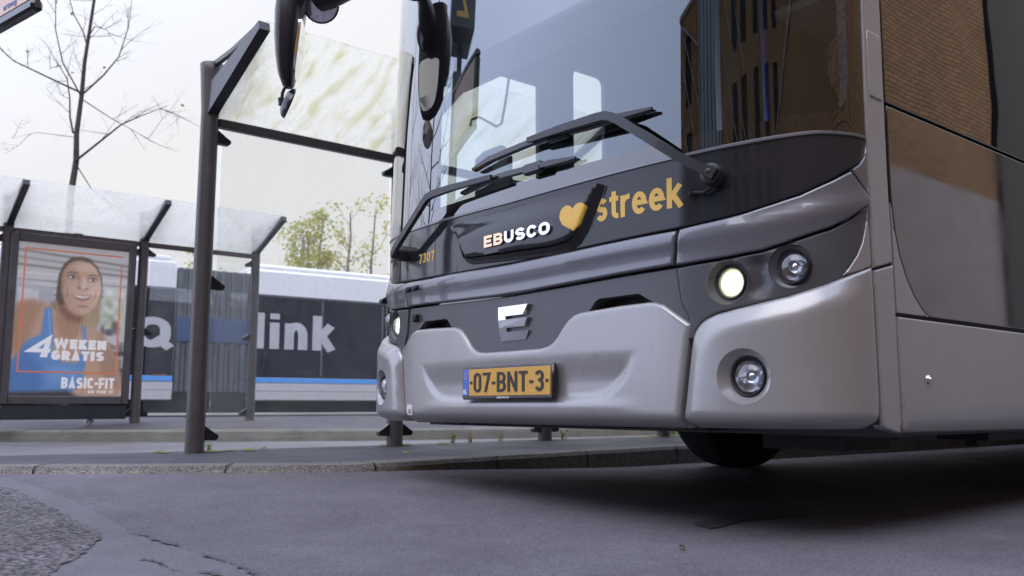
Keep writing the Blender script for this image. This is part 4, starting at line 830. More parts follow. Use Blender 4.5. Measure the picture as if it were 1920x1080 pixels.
# ------------------------------------------------------------------ GROUND
def node_asphalt(name, base, agg, scale, rough, bumpk, wet=.0, patch=None, flecks=None, spec=.3):
    m = bpy.data.materials.new(name); m.use_nodes = True; t = m.node_tree; b = t.nodes['Principled BSDF']; co = N(t, 'ShaderNodeTexCoord')
    def noise(s, d=6, r_=.6):
        n = N(t, 'ShaderNodeTexNoise'); n.inputs['Scale'].default_value = s; n.inputs['Detail'].default_value = d; n.inputs['Roughness'].default_value = r_; t.links.new(co.outputs['Object'], n.inputs['Vector']); return n
    def rng_(src, a, b_, c, d):
        n = N(t, 'ShaderNodeMapRange'); t.links.new(src, n.inputs[0])
        for i, v_ in enumerate((a, b_, c, d)): n.inputs[i + 1].default_value = v_
        return n.outputs[0]
    vo = N(t, 'ShaderNodeTexVoronoi'); vo.inputs['Scale'].default_value = scale; t.links.new(co.outputs['Object'], vo.inputs['Vector'])
    stone = rng_(vo.outputs['Color'], .2, .8, 1 - agg, 1 + agg); big = rng_(noise(.55).outputs[0], .35, .65, .80, 1.18); mid = rng_(noise(3.5, 8, .7).outputs[0], .35, .65, .90, 1.10)
    m1 = N(t, 'ShaderNodeMath', operation='MULTIPLY'); t.links.new(stone, m1.inputs[0]); t.links.new(big, m1.inputs[1])
    m2 = N(t, 'ShaderNodeMath', operation='MULTIPLY'); t.links.new(m1.outputs[0], m2.inputs[0]); t.links.new(mid, m2.inputs[1])
    x = N(t, 'ShaderNodeMix', data_type='RGBA', blend_type='MULTIPLY'); x.inputs[0].default_value = 1; x.inputs[6].default_value = (*base, 1); t.links.new(m2.outputs[0], x.inputs[7]); last = x.outputs[2]
    if patch:   # lighter worn flecks
        fl = rng_(noise(26, 2, .5).outputs[0], .70, .74, 0, .5); x2 = N(t, 'ShaderNodeMix', data_type='RGBA'); t.links.new(fl, x2.inputs[0]); t.links.new(last, x2.inputs[6]); x2.inputs[7].default_value = (*patch, 1); last = x2.outputs[2]
    if flecks:  # trodden-in specks of litter and gum
        vf = N(t, 'ShaderNodeTexVoronoi'); vf.inputs['Scale'].default_value = 3.1; t.links.new(co.outputs['Object'], vf.inputs['Vector']); sx = N(t, 'ShaderNodeSeparateColor'); t.links.new(vf.outputs['Color'], sx.inputs[0])
        f1 = rng_(vf.outputs['Distance'], .055, .085, 1, 0); f2 = rng_(sx.outputs[0], .72, .74, 0, .55); mm = N(t, 'ShaderNodeMath', operation='MULTIPLY'); t.links.new(f1, mm.inputs[0]); t.links.new(f2, mm.inputs[1])
        x3 = N(t, 'ShaderNodeMix', data_type='RGBA'); t.links.new(mm.outputs[0], x3.inputs[0]); t.links.new(last, x3.inputs[6]); x3.inputs[7].default_value = (*flecks, 1); last = x3.outputs[2]
        st = rng_(noise(1.9, 9, .72).outputs[0], .58, .70, 0, .45); x4 = N(t, 'ShaderNodeMix', data_type='RGBA'); t.links.new(st, x4.inputs[0]); t.links.new(last, x4.inputs[6]); x4.inputs[7].default_value = (base[0] * .55, base[1] * .55, base[2] * .55, 1); last = x4.outputs[2]
    t.links.new(last, b.inputs['Base Color'])
    t.links.new(rng_(noise(1.3, 7, .65).outputs[0], .35, .65, rough - .12, rough + .10), b.inputs['Roughness'])
    bp = N(t, 'ShaderNodeBump'); bp.inputs['Strength'].default_value = bumpk; bp.inputs['Distance'].default_value = .004; t.links.new(vo.outputs['Distance'], bp.inputs['Height'])
    b2 = N(t, 'ShaderNodeBump'); b2.inputs['Strength'].default_value = bumpk * .6; b2.inputs['Distance'].default_value = .02; t.links.new(noise(9, 6).outputs[0], b2.inputs['Height']); t.links.new(bp.outputs[0], b2.inputs['Normal']); t.links.new(b2.outputs[0], b.inputs['Normal'])
    b.inputs['Specular IOR Level'].default_value = spec
    return m
M['road'] = node_asphalt('road_asphalt', (.125, .117, .136), .24, 190, .74, .4, spec=.16, flecks=(.34, .33, .36))
M['patch'] = node_asphalt('coarse_asphalt', (.108, .100, .110), .7, 95, .75, 1.2, spec=.2, patch=(.20, .17, .16))
M['backroad'] = node_asphalt('pale_concrete_road', (.17, .163, .172), .12, 200, .5, .2)
M['platform'] = node_asphalt('platform_asphalt', (.050, .052, .064), .25, 260, .6, .4)
M['farplatform'] = node_asphalt('far_platform_paving', (.10, .095, .105), .2, 180, .65, .3)
M['kerbstone'] = node_asphalt('kerb_face_lightened', (.32, .295, .265), .5, 190, .8, .7)  # kerb face: concrete painted lighter to make up for the shade under the bus
M['farkerb'] = mat('far_kerb_concrete', (.20, .185, .155), .85, var=.2, vscale=5, bump=.3, bscale=60)
M['tar'] = mat('tar_seam', (.030, .030, .038), .35, var=.3, vscale=30, bump=.5, bscale=60)
M['sealed'] = node_asphalt('sealed_asphalt', (.122, .115, .135), .2, 230, .62, .3, spec=.25)

def rz(x, y): return .08 * (1 - float(sstep(np.array(x), -1.0, 1.15))) * float(sstep(np.array(y), 2.6, 4.1)) * (1 - float(sstep(np.array(y), 5.6, 6.6)))
kerb = [(-14, 4.05), (-6, 4.12), (-2.43, 4.2), (-1.66, 4.23), (-1.2, 4.26), (-.78, 4.33), (-.447, 4.64), (-.177, 4.89), (.125, 5.17), (.58, 5.63), (1.14, 6.2), (2.05, 6.80), (3.31, 7.75), (4.6, 8.78), (8, 11.55), (16, 18.1), (30, 29.6)]
kz = lambda x: .118 if x > 0 else float(np.interp(x, [-14, -1.75, -.55, 0.0], [.112, .112, .112, .118]))
xs = np.concatenate([[-300, -120, -50, -25], np.arange(-14, 14.01, .25), [25, 50, 120, 300]]); ys = np.concatenate([[-300, -120, -50, -25, -14], np.arange(-8, 16.01, .25), [25, 50, 120, 300, 900]])
V = [(x, y, rz(x, y)) for y in ys for x in xs]; nx = len(xs); F = [[j * nx + i, j * nx + i + 1, (j + 1) * nx + i + 1, (j + 1) * nx + i] for j in range(len(ys) - 1) for i in range(nx - 1)]
structure(mesh_obj('road', V, F, 'road', sharp=180))
# coarse patch in the foreground with its sealed border and tar seams
def blob_edge(pts, step, amp, seed):
    r_ = random.Random(seed); q = resample(pts, step, closed=False); return [(x + r_.uniform(-amp, amp), y + r_.uniform(-amp, amp)) for x, y in q]
def sheet(name, poly, z, m, kind='structure'):
    VV, T = cdt([poly if area(poly) > 0 else poly[::-1]]); o = mesh_obj(name, [(x, y, z + (rz(x, y) if y < 4.5 else 0)) for x, y in VV], T, m, smooth=False); o['kind'] = kind; return o
GR = lambda px, py: (-(CAM_H) and None)
edgeA = blob_edge([(-3.0, 4.0), (-2.3, 3.82), (-2.0, 3.62), (-1.82, 3.43), (-1.58, 3.17), (-1.41, 2.96), (-1.30, 2.84), (-1.22, 2.71), (-1.18, 2.53), (-1.14, 2.4), (-1.11, 2.27), (-1.08, 2.14), (-1.0, 1.7), (-.95, .6)], .03, .010, 5)
sheet('coarse_road_patch', edgeA + [(-8, .6), (-8, 4.0)], .004, 'patch')
edgeB = blob_edge([(-3.0, 4.1), (-2.4, 4.06), (-2.2, 3.95), (-1.93, 3.67), (-1.66, 3.40), (-1.37, 3.07), (-1.20, 2.84), (-1.02, 2.64), (-.84, 2.44), (-.67, 2.24), (-.60, 2.13), (-.40, 1.8), (-.3, .6)], .03, .006, 8)
sheet('sealed_road_strip', edgeB + edgeA[::-1], .0036, 'sealed')
def seam(name, pts, w, seed, z=.0075):
    r_ = random.Random(seed); q = np.array(resample(pts, .025, closed=False)); d = np.gradient(q, axis=0); n_ = np.stack([-d[:, 1], d[:, 0]], 1); n_ /= np.linalg.norm(n_, axis=1)[:, None] + 1e-9
    V = []; F = []
    for i, (p, m_) in enumerate(zip(q, n_)):
        a = w * r_.choice([.04, .12, .25, .5, .9]) * r_.uniform(.5, 1.1); o_ = r_.uniform(-.006, .006)
        V += [(*(p + m_ * (o_ + a / 2)), z), (*(p + m_ * (o_ - a / 2)), z)]
    return V, [[2 * i, 2 * i + 1, 2 * i + 3, 2 * i + 2] for i in range(len(q) - 1)]
tb = MB(); tb.add(*seam('', edgeB[:-6:2], .035, 3)); tb.add(*seam('', edgeA[4:-8:2], .028, 4)); tb.add(*seam('', [(-.95, 2.34), (-.90, 2.31), (-.85, 2.24), (-.79, 2.17), (-.70, 2.14), (-.6, 2.05)], .024, 6)); structure(tb.build('tar_seam', 'tar', smooth=False))
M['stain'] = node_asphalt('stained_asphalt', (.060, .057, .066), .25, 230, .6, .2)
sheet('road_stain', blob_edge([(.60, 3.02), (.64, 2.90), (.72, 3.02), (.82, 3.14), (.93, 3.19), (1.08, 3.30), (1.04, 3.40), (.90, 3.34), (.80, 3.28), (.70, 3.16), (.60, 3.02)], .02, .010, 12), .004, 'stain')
# near kerb and platform
def kerb_strip(name, line, ztop, w, m, face_b=0., cham=.02):
    n_ = len(line); q = np.array(line, float); d = np.gradient(q, axis=0); nn2 = np.stack([-d[:, 1], d[:, 0]], 1); nn2 /= np.linalg.norm(nn2, axis=1)[:, None]
    V = []; F = []
    for (x, y), m_ in zip(q, nn2):
        zt = ztop(x); zb = rz(x, y) + face_b; h_ = zt - zb; c_ = min(cham, h_ * .6)
        for off_, z_ in ((0, zb - .05), (0.006, zt - c_), (.006 + c_ * .9, zt), (w, zt + .004), (w, zb - .05)): V.append((x + m_[0] * off_, y + m_[1] * off_, z_))
    for i in range(n_ - 1):
        for k in range(4): F.append([i * 5 + k, i * 5 + k + 1, (i + 1) * 5 + k + 1, (i + 1) * 5 + k][::-1])
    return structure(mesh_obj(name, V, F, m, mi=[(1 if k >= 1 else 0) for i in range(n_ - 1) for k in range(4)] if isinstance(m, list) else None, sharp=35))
kl = resample(smooth_poly(kerb, 0), .2, closed=False)
M['kerbtop'] = node_asphalt('kerb_top_toned_down', (.155, .142, .135), .5, 190, .8, .7)  # same concrete painted darker on top, evening out light between top and face
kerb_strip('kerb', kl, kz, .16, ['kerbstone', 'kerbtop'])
inner = [(x + .0, y) for x, y in kl]; q = np.array(kl); d = np.gradient(q, axis=0); nn2 = np.stack([-d[:, 1], d[:, 0]], 1); nn2 /= np.linalg.norm(nn2, axis=1)[:, None]; inn = q + nn2 * .158
for i_, (jx, jy) in enumerate(kl[10:-40:5]):
    k_ = 10 + 5 * i_; t_ = Vector((kl[k_ + 1][0] - kl[k_ - 1][0], kl[k_ + 1][1] - kl[k_ - 1][1], 0)).normalized(); n_ = Vector((-t_.y, t_.x, 0)); zb_, zt_ = rz(jx, jy) - .01, kz(jx); jb = MB()
    for off_, z_ in ((.002, zb_), (.005, zt_ - .016), (.018, zt_ + .003), (.158, zt_ + .006)):
        for sg_ in (-1, 1): jb.V.append(tuple(Vector((jx, jy, z_)) + n_ * off_ + t_ * .005 * sg_))
    jb.F = [[0, 1, 3, 2], [2, 3, 5, 4], [4, 5, 7, 6]]; jb.mi = [0, 0, 0]; structure(jb.build('kerb_joint', 'black', smooth=False))
back = [(-14, 5.0), (-6, 5.05), (-2.95, 5.12), (-2.35, 5.42), (-1.75, 5.90), (-.95, 6.50), (.2, 7.44), (1.4, 8.42), (3.2, 9.9), (8, 13.85), (16, 20.4), (30, 31.9)]
bk_ = resample(back, .25, closed=False)
VV, T = cdt([[tuple(p) for p in inn] + [tuple(p) for p in bk_[::-1]]])
P, F, mi = extrude_tris(VV, T, lambda v: np.stack([v[:, 0], v[:, 1], np.array([kz(x) for x in v[:, 0]])], 1), lambda v: np.stack([v[:, 0], v[:, 1], np.full(len(v), -.05)], 1)); structure(mesh_obj('platform', P, F, 'platform', sharp=30))
# pale road between the platforms
fk = [(-30, 9.3), (-10, 9.45), (-5.7, 9.55), (-3.7, 9.65), (-1.5, 10.0), (.5, 10.9), (3, 12.6), (8, 16.6), (30, 34.3)]
sheet('back_road', [tuple(p) for p in bk_] + [tuple(p) for p in resample(fk, .5, closed=False)[::-1]], .012, 'backroad')
# far kerb, platform and the bus lane beyond
fkz = lambda x: .135
kerb_strip('far_kerb', resample(fk, .3, closed=False), fkz, .14, 'farkerb')
rows = [(0.14, .137), (.7, .205), (3.0, .225), (3.02, .195), (40, .195), (500, .195)]
q = np.array(resample(fk, .5, closed=False)); d = np.gradient(q, axis=0); nn2 = np.stack([-d[:, 1], d[:, 0]], 1); nn2 /= np.linalg.norm(nn2, axis=1)[:, None]; k = len(q)
V = [(x + m_[0] * o_ if o_ < 10 else x * (1 + o_ / 30), y + m_[1] * o_ if o_ < 10 else y + o_, z_) for o_, z_ in rows for (x, y), m_ in zip(q, nn2)]
structure(mesh_obj('far_platform', V, [[i * k + j, i * k + j + 1, (i + 1) * k + j + 1, (i + 1) * k + j] for i in range(2) for j in range(k - 1)], 'farplatform', sharp=180))
structure(mesh_obj('bus_lane', V, [[i * k + j, i * k + j + 1, (i + 1) * k + j + 1, (i + 1) * k + j] for i in range(2, 5) for j in range(k - 1)], 'backroad', sharp=180))

# ------------------------------------------------------------------ BUS SHELTERS
def shelter(label, loc, zb, posts, clean, skip=(), left_over=0., right_over=0.):
    o = empty('bus_shelter', label, 'bus shelter', (*loc, zb), R(39.36), 'glass bus shelters on the platforms')
    X0, X1 = posts[0], posts[-1]
    for i, x in enumerate(posts):
        b = MB(); b.lathe([(.058, -.02), (.057, .4), (.055, 2.14), (.060, 2.22), (.070, 2.39), (.076, 2.445), (.072, 2.452), (.0005, 2.45)], 24, 0, (x, 0, 0)); po = b.build('post', 'post', o)
        br = MB(); a0 = Vector((x, -.03, 2.20)); tip = Vector((x, -.80, 2.44))
        br.bar([a0 + Vector((0, .08, -.02)), a0 + Vector((0, -.1, .035)), tip], .066, [.21, .17, .055], (1, 0, 0))
        br.bar([Vector((x, -.05, 2.44)), Vector((x, -.35, 2.435)), tip + Vector((0, .05, .02))], .03, [.03, .03, .03], (1, 0, 0)); br.build('roof_bracket', 'bracket', o)
        for z in (.10, 1.03, 1.97):
            for sg in (-1, 1):
                if (i == 0 and sg < 0 and left_over <= 0) or (i == len(posts) - 1 and sg > 0 and right_over <= 0): continue
                c_ = MB(); xa = x + sg * .05; V = []
                for yy in (-.02, .02): V += [(xa, yy, z - .035), (xa, yy, z + .055), (xa + sg * .06, yy, z + .012), (xa + sg * .088, yy, z - .004), (xa + sg * .088, yy, z - .022), (xa + sg * .075, yy, z - .035)]
                F = [[0, 1, 2, 3, 4, 5], [11, 10, 9, 8, 7, 6]] + [[k, k + 6, (k + 1) % 6 + 6, (k + 1) % 6] for k in range(6)]
                if sg < 0: F = [f[::-1] for f in F]
                c_.add(V, F); c_.build('pane_clamp', 'blackgloss', po)
    for i in range(len(posts) - 1):
        a, b = posts[i] + .055, posts[i + 1] - .055
        m_ = MB(); m_.box((a, -.028, 2.045), (b, .028, 2.10), bev=.004); m_.build('beam', 'post', o)
        if i not in skip:
            g = MB(); g.box((a + .028, -.005, .075), (b - .028, .005, 2.035)); g.build('glass_pane', 'shelterglass', o, smooth=False)
        n_ = 8; V = []; F = []
        th = .010
        for k, t in enumerate(np.linspace(0, 1, n_)):
            y_ = .03 - t * .83; z_ = 2.112 + t * .352 - .05 * math.sin(math.pi * t) * .4
            V += [(posts[i] + .012, y_, z_), (posts[i + 1] - .012, y_, z_), (posts[i + 1] - .012, y_, z_ + th), (posts[i] + .012, y_, z_ + th)]
        for k in range(n_ - 1):
            for j in range(4): F.append([k * 4 + j, k * 4 + (j + 1) % 4, (k + 1) * 4 + (j + 1) % 4, (k + 1) * 4 + j])
        F += [[3, 2, 1, 0], [(n_ - 1) * 4 + j for j in range(4)]]
        mesh_obj('roof_pane', V, F, 'roofglass_clean' if clean else 'roofglass', o, sharp=60)
    return o
near = shelter('near glass bus shelter on the raised platform right behind the large bus', (-1.93, 5.46), .12, [0, 1.42, 2.84, 4.28, 5.70, 7.12], False)
far = shelter('far glass bus shelter on the opposite platform holding the poster case', (-4.33, 10.31), .212, [-4.26, -2.84, -1.44, -.02, 1.36], True, skip=(2,))
far.scale = (1, 1, 1)
# moss creeping along the foot of the near panes
mg = MB(); r_ = random.Random(2)
for k in range(26):
    x = r_.choice([0, 1.42, 2.84, 4.28]) + r_.gauss(.1, .18); h_ = r_.uniform(.004, .012); w_ = r_.uniform(.02, .06)
    mg.lathe([(w_, 0), (w_ * .7, h_ * .7), (.0005, h_)], 9, 0, (x, r_.gauss(.03, .04), -.001))
moss = mg.build('moss', 'algae', smooth=True); moss.location = (-1.93, 5.46, .12); moss.rotation_euler = (0, 0, R(39.36)); tag(moss, 'moss growing in clumps round the post feet of the near shelter', 'moss', None, 'stuff')

# ------------------------------------------------------------------ poster case in the far shelter
def attr_mat(name, rough=.35):
    m = bpy.data.materials.new(name); m.use_nodes = True; t = m.node_tree; b = t.nodes['Principled BSDF']; a = N(t, 'ShaderNodeAttribute', attribute_name='print'); t.links.new(a.outputs['Color'], b.inputs['Base Color']); b.inputs['Roughness'].default_value = rough; b.inputs['Coat Weight'].default_value = .2
    t.links.new(a.outputs['Color'], b.inputs['Emission Color']); b.inputs['Emission Strength'].default_value = .40    # lit from inside the case
    return m
def s2l(c): return tuple(((v / 255 + .055) / 1.055) ** 2.4 if v > 10 else v / 255 / 12.92 for v in c)
ad = empty('poster_case', 'dark framed poster case showing a smiling woman in a blue sports top', 'advertisement', (-4.33, 10.31, .212), R(39.36))
PX0, PX1, PZ0, PZ1 = -1.335, -.195, .29, 1.955
fb = MB()
for lo, hi in (((-1.415, -.07, .20), (PX0, .07, 2.05)), ((PX1, -.07, .20), (-.115, .07, 2.05)), ((PX0, -.07, PZ1), (PX1, .07, 2.05)), ((PX0, -.07, .20), (PX1, .07, PZ0))): fb.box(lo, hi, bev=.008)
fb.build('frame', 'post', ad); fb = MB(); fb.box((PX0, -.035, PZ0), (PX1, .06, PZ1)); fb.build('backing', 'black', ad)
fb = MB(); fb.box((-1.40, -.055, .035), (-.13, .055, .195), bev=.01); fb.build('plinth', 'bracket', ad)
fb = MB(); fb.box((-.80, -.04, 2.052), (-.70, .04, 2.11), bev=.005); fb.build('hanger', 'post', ad)
nu, nv = 210, 300
U_, V_ = np.meshgrid(np.linspace(0, 1, nu), np.linspace(0, 1, nv)); C = np.zeros((nv, nu, 3))
def lay(mask, c):
    global C
    C = C * (1 - mask[..., None]) + np.array(c, float) * mask[..., None]
def ell(cx, cy, rx, ry, s=.02, ang=0.):
    x = (U_ - cx) * math.cos(ang) + (V_ - cy) * 1.46 * math.sin(ang); y = -(U_ - cx) * math.sin(ang) + (V_ - cy) * 1.46 * math.cos(ang); d = np.sqrt((x / rx) ** 2 + (y / (ry * 1.46)) ** 2); return 1 - sstep(d, 1 - s / rx, 1 + s / rx)
def polym(p, s=.012): P_ = np.stack([U_.ravel(), V_.ravel()], 1); i = inpoly(P_, p); d = segdist(P_, p); sd_ = np.where(i, d, -d); return sstep(sd_, -s, s).reshape(U_.shape)
lay(np.ones_like(U_), (196, 190, 194)); prn = random.Random(4)
for k in range(7): lay(polym([(-.1, .96 - .05 * k), (1.1, .90 - .035 * k), (1.1, .885 - .035 * k), (-.1, .945 - .05 * k)], .008) * .7, prn.choice([(120, 108, 100), (150, 140, 132), (220, 214, 214)]))
lay(polym([(0, .74), (.33, .70), (.33, .40), (0, .38)], .02), (172, 168, 178)); lay(polym([(.02, .70), (.2, .68), (.2, .5), (.02, .5)]) * .8, (205, 203, 210))
lay(polym([(.78, .74), (1, .72), (1, .42), (.78, .45)], .02), (198, 200, 190)); 
for k in range(30): lay(ell(prn.uniform(.8, .98), prn.uniform(.48, .72), .02, .02) * .5, prn.choice([(190, 175, 90), (120, 150, 110), (230, 228, 220), (150, 170, 165)]))
for k in range(26): lay(ell(prn.uniform(.78, 1), prn.uniform(.05, .48), prn.uniform(.015, .05), prn.uniform(.01, .04)) * .7, prn.choice([(60, 52, 58), (196, 120, 60), (90, 82, 88), (120, 112, 116), (60, 60, 70)]))
skin = (196, 150, 124)
lay(polym([(.30, .60), (.36, .64), (.40, .50), (.36, .44), (.27, .50)], .025), (150, 124, 98))
lay(polym([(.62, .62), (.76, .68), (.76, .50), (.70, .40), (.56, .34), (.52, .42)], .025), (176, 146, 112))
lay(polym([(-.05, .56), (.05, .61), (.16, .63), (.30, .60), (.42, .52), (.62, .48), (.78, .44), (.93, .28), (.99, .12), (.98, -.1), (-.1, -.1)], .02), skin)
lay(polym([(-.05, .56), (.10, .62), (.24, .60), (.16, .44), (.10, .3), (-.1, .25)], .04) * .45, (156, 104, 82)); lay(polym([(.76, .42), (.93, .26), (.97, .05), (.84, .1), (.74, .28)], .03) * .5, (150, 112, 94))
lay(polym([(.37, .64), (.60, .60), (.62, .46), (.52, .36), (.40, .40), (.36, .5)], .025), (182, 132, 106)); lay(polym([(.37, .64), (.42, .60), (.50, .55), (.62, .54), (.58, .49), (.46, .50), (.39, .56)], .025) * .7, (128, 82, 66))
blue = (92, 136, 200)
lay(polym([(.26, .575), (.32, .58), (.35, .40), (.36, .28), (.44, .22), (.58, .22), (.62, .32), (.60, .47), (.635, .47), (.66, .32), (.64, .1), (.58, .05), (.45, -.05), (-.05, -.05), (-.05, .16), (.13, .36), (.24, .40)], .012), blue)
lay(polym([(-.02, .0), (-.02, .16), (.12, .33), (.3, .14), (.25, 0)], .06) * .5, (62, 100, 168)); lay(ell(.45, .14, .16, .06, .08) * .35, (125, 170, 222)); lay(polym([(.29, .56), (.30, .56), (.35, .30), (.335, .30)], .006) * .6, (150, 186, 226)); lay(polym([(-.05, -.02), (-.05, .02), (.5, .035), (.64, -.02)], .02), (70, 62, 66))
lay(polym([(.352, .69), (.362, .80), (.40, .875), (.47, .925), (.55, .937), (.63, .925), (.71, .875), (.757, .80), (.768, .70), (.74, .64), (.38, .60), (.35, .64)], .012), (104, 82, 70))
for k in range(16):
    a_ = .36 + .40 * k / 15; lay(polym([(a_, .70 + .02 * (k % 3)), (a_ + .006, .70), (.47 + .012 * k, .93), (.465 + .012 * k, .932)], .006) * .45, prn.choice([(134, 108, 88), (78, 60, 52), (120, 96, 78)]))
face = [(.388, .78), (.405, .835), (.445, .880), (.50, .902), (.56, .910), (.64, .898), (.70, .862), (.742, .80), (.757, .72), (.742, .655), (.705, .600), (.655, .560), (.595, .536), (.53, .540), (.475, .570), (.425, .625), (.395, .69)]
fm = polym(face, .012)
lay(fm, (204, 160, 134))
sh = np.clip((.56 - U_) / .22, 0, 1) * fm; lay(sh * .55, (160, 112, 90)); lay(np.clip((U_ - .60) / .18, 0, 1) * fm * .5, (232, 200, 180)); lay(np.clip((.60 - V_) / .08, 0, 1) * fm * .45, (168, 118, 96)); lay(ell(.60, .865, .10, .028, .05) * .5 * fm, (232, 198, 176)); lay(ell(.405, .715, .02, .06, .02) * .4 * fm, (140, 96, 78))
lay(ell(.455, .705, .045, .030, .04) * .40, (212, 146, 124)); lay(ell(.702, .70, .040, .030, .04) * .40, (236, 186, 164))
for ex, ey, k in ((.487, .792, 1), (.672, .783, -1)):
    lay(ell(ex, ey + .003, .052, .020, .02) * .55, (146, 102, 84)); lay(polym([(ex - .040, ey - .002), (ex - .015, ey + .009), (ex + .015, ey + .009), (ex + .038, ey - .001), (ex + .012, ey - .008), (ex - .014, ey - .008)], .004) * .95, (222, 214, 210))
    lay(ell(ex + .006, ey + .001, .0150, .0092, .004), (86, 88, 92)); lay(ell(ex + .006, ey + .001, .0075, .0052, .003), (34, 30, 32)); lay(ell(ex + .011, ey + .005, .004, .0028, .003), (240, 238, 236))
    lay(polym([(ex - .045, ey + .000), (ex - .016, ey + .013), (ex + .017, ey + .013), (ex + .043, ey + .001), (ex + .017, ey + .0085), (ex - .016, ey + .0085)], .003) * .9, (66, 46, 40)); lay(polym([(ex - .036, ey - .006), (ex, ey - .012), (ex + .034, ey - .005), (ex, ey - .009)], .003) * .5, (120, 82, 68))
    lay(polym([(ex - .060, ey + .022), (ex - .02, ey + .038), (ex + .030, ey + .037), (ex + .062, ey + .024), (ex + .028, ey + .029), (ex - .02, ey + .029)], .005) * .8, (104, 76, 62))
lay(polym([(.535, .80), (.555, .80), (.56, .735), (.54, .725)], .014) * .5, (160, 112, 90)); lay(polym([(.585, .80), (.600, .80), (.612, .735), (.59, .73)], .012) * .5, (232, 198, 176)); lay(ell(.592, .733, .026, .013, .012) * .5, (226, 184, 160)); lay(ell(.552, .722, .016, .006, .007) * .8, (112, 66, 54)); lay(ell(.622, .720, .014, .0055, .006) * .75, (122, 74, 60)); lay(ell(.585, .708, .030, .008, .012) * .35, (158, 108, 88))
sm = lambda p, k=.80: [(.578 + (a - .578) * k, .668 + (b - .668) * k) for a, b in p]
lay(polym(sm([(.462, .690), (.52, .678), (.59, .670), (.66, .670), (.692, .678), (.660, .644), (.595, .626), (.525, .638)]), .008), (172, 104, 94)); lay(polym(sm([(.478, .684), (.53, .674), (.60, .667), (.676, .672), (.640, .655), (.585, .648), (.525, .656)]), .005), (228, 218, 212))
for k in range(7): lay(polym([(.505 + .024 * k, .68), (.508 + .024 * k, .68), (.508 + .024 * k, .645), (.505 + .024 * k, .645)], .003) * .22, (150, 140, 136))
lay(polym([(.440, .72), (.452, .72), (.458, .67), (.446, .655)], .008) * .5, (146, 98, 80)); lay(polym([(.702, .71), (.714, .71), (.708, .66), (.696, .655)], .008) * .45, (160, 112, 94)); lay(ell(.592, .600, .055, .010, .02) * .45, (150, 100, 82)); lay(ell(.60, .567, .05, .014, .03) * .4, (228, 188, 166))
for k in range(5): lay(polym([(.71 - .03 * k, .55), (.717 - .03 * k, .55), (.72 - .035 * k, .38), (.71 - .035 * k, .38)], .006) * .35, (214, 190, 156))
C *= (1 + .03 * np.random.default_rng(1).normal(size=C.shape[:2]))[..., None]; C = C * .80 + C.mean(-1, keepdims=True) * .20; C = np.clip(C * .93 + 6, 0, 255) / 255; C = np.where(C > .04, ((C + .055) / 1.055) ** 2.4, C / 12.92)
V = [(PX0 + .0 + (PX1 - PX0) * u_, -.0365, PZ0 + (PZ1 - PZ0) * v_) for v_ in np.linspace(0, 1, nv) for u_ in np.linspace(0, 1, nu)]
F = [[j * nu + i, j * nu + i + 1, (j + 1) * nu + i + 1, (j + 1) * nu + i] for j in range(nv - 1) for i in range(nu - 1)]
M['print'] = attr_mat('poster_print'); ps = mesh_obj('poster', V, F, 'print', ad, smooth=False); ca = ps.data.color_attributes.new('print', 'FLOAT_COLOR', 'POINT'); ca.data.foreach_set('color', np.concatenate([C.reshape(-1, 3), np.ones((nu * nv, 1))], 1).ravel())
M['posterorange'] = mat('orange_ink', s2l((208, 124, 82)), .4, var=.1, emit=s2l((208, 124, 82)), estr=.36); M['posterwhite'] = mat('white_ink', s2l((226, 220, 222)), .4, var=.03, emit=s2l((226, 220, 222)), estr=.40)
pm = lambda u0, v0, tilt=0.: (lambda q, w: np.stack([PX0 + (PX1 - PX0) * u0 + q[:, 0], np.full(len(q), -.0372) - w, PZ0 + (PZ1 - PZ0) * v0 + q[:, 1] + tilt * q[:, 0]], 1))
pw = PX1 - PX0
fo = MB()
for a, b, c_, d_ in ((.055, .07, .15, .965), (.93, .945, .16, .90), (.07, .945, .15, .160), (.07, .945, .955, .965)): fo.box((PX0 + pw * a, -.0385, PZ0 + 1.665 * c_), (PX0 + pw * b, -.0372, PZ0 + 1.665 * d_))
fo.build('orange_border', 'posterorange', ps, smooth=False)
text_on('poster_text', '4', pm(.12, .25), 'posterwhite', ps, pw * .20, .215, .0016, t=.20, slant=.12)
text_on('poster_text', 'WEKEN', pm(.36, .310), 'posterwhite', ps, pw * .475, .108, .0016, t=.30, gap=.10)
text_on('poster_text', 'GRATIS', pm(.345, .235), 'posterwhite', ps, pw * .475, .105, .0016, t=.30, gap=.10, wk=1.05)
text_on('poster_text', 'BASIC-FIT', pm(.447, .05), 'posterwhite', ps, pw * .485, .122, .0016, t=.24, gap=.09)
text_on('poster_text', 'GO FOR IT', pm(.69, .018), 'posterwhite', ps, pw * .235, .036, .0016, t=.24, gap=.16)
gf = MB(); gf.box((PX0, -.062, PZ0), (PX1, -.058, PZ1)); M['caseglass'] = glass_mat('poster_case_glass', (.96, .97, .97), f0=.015); gf.build('glass_door', 'caseglass', ad, smooth=False)

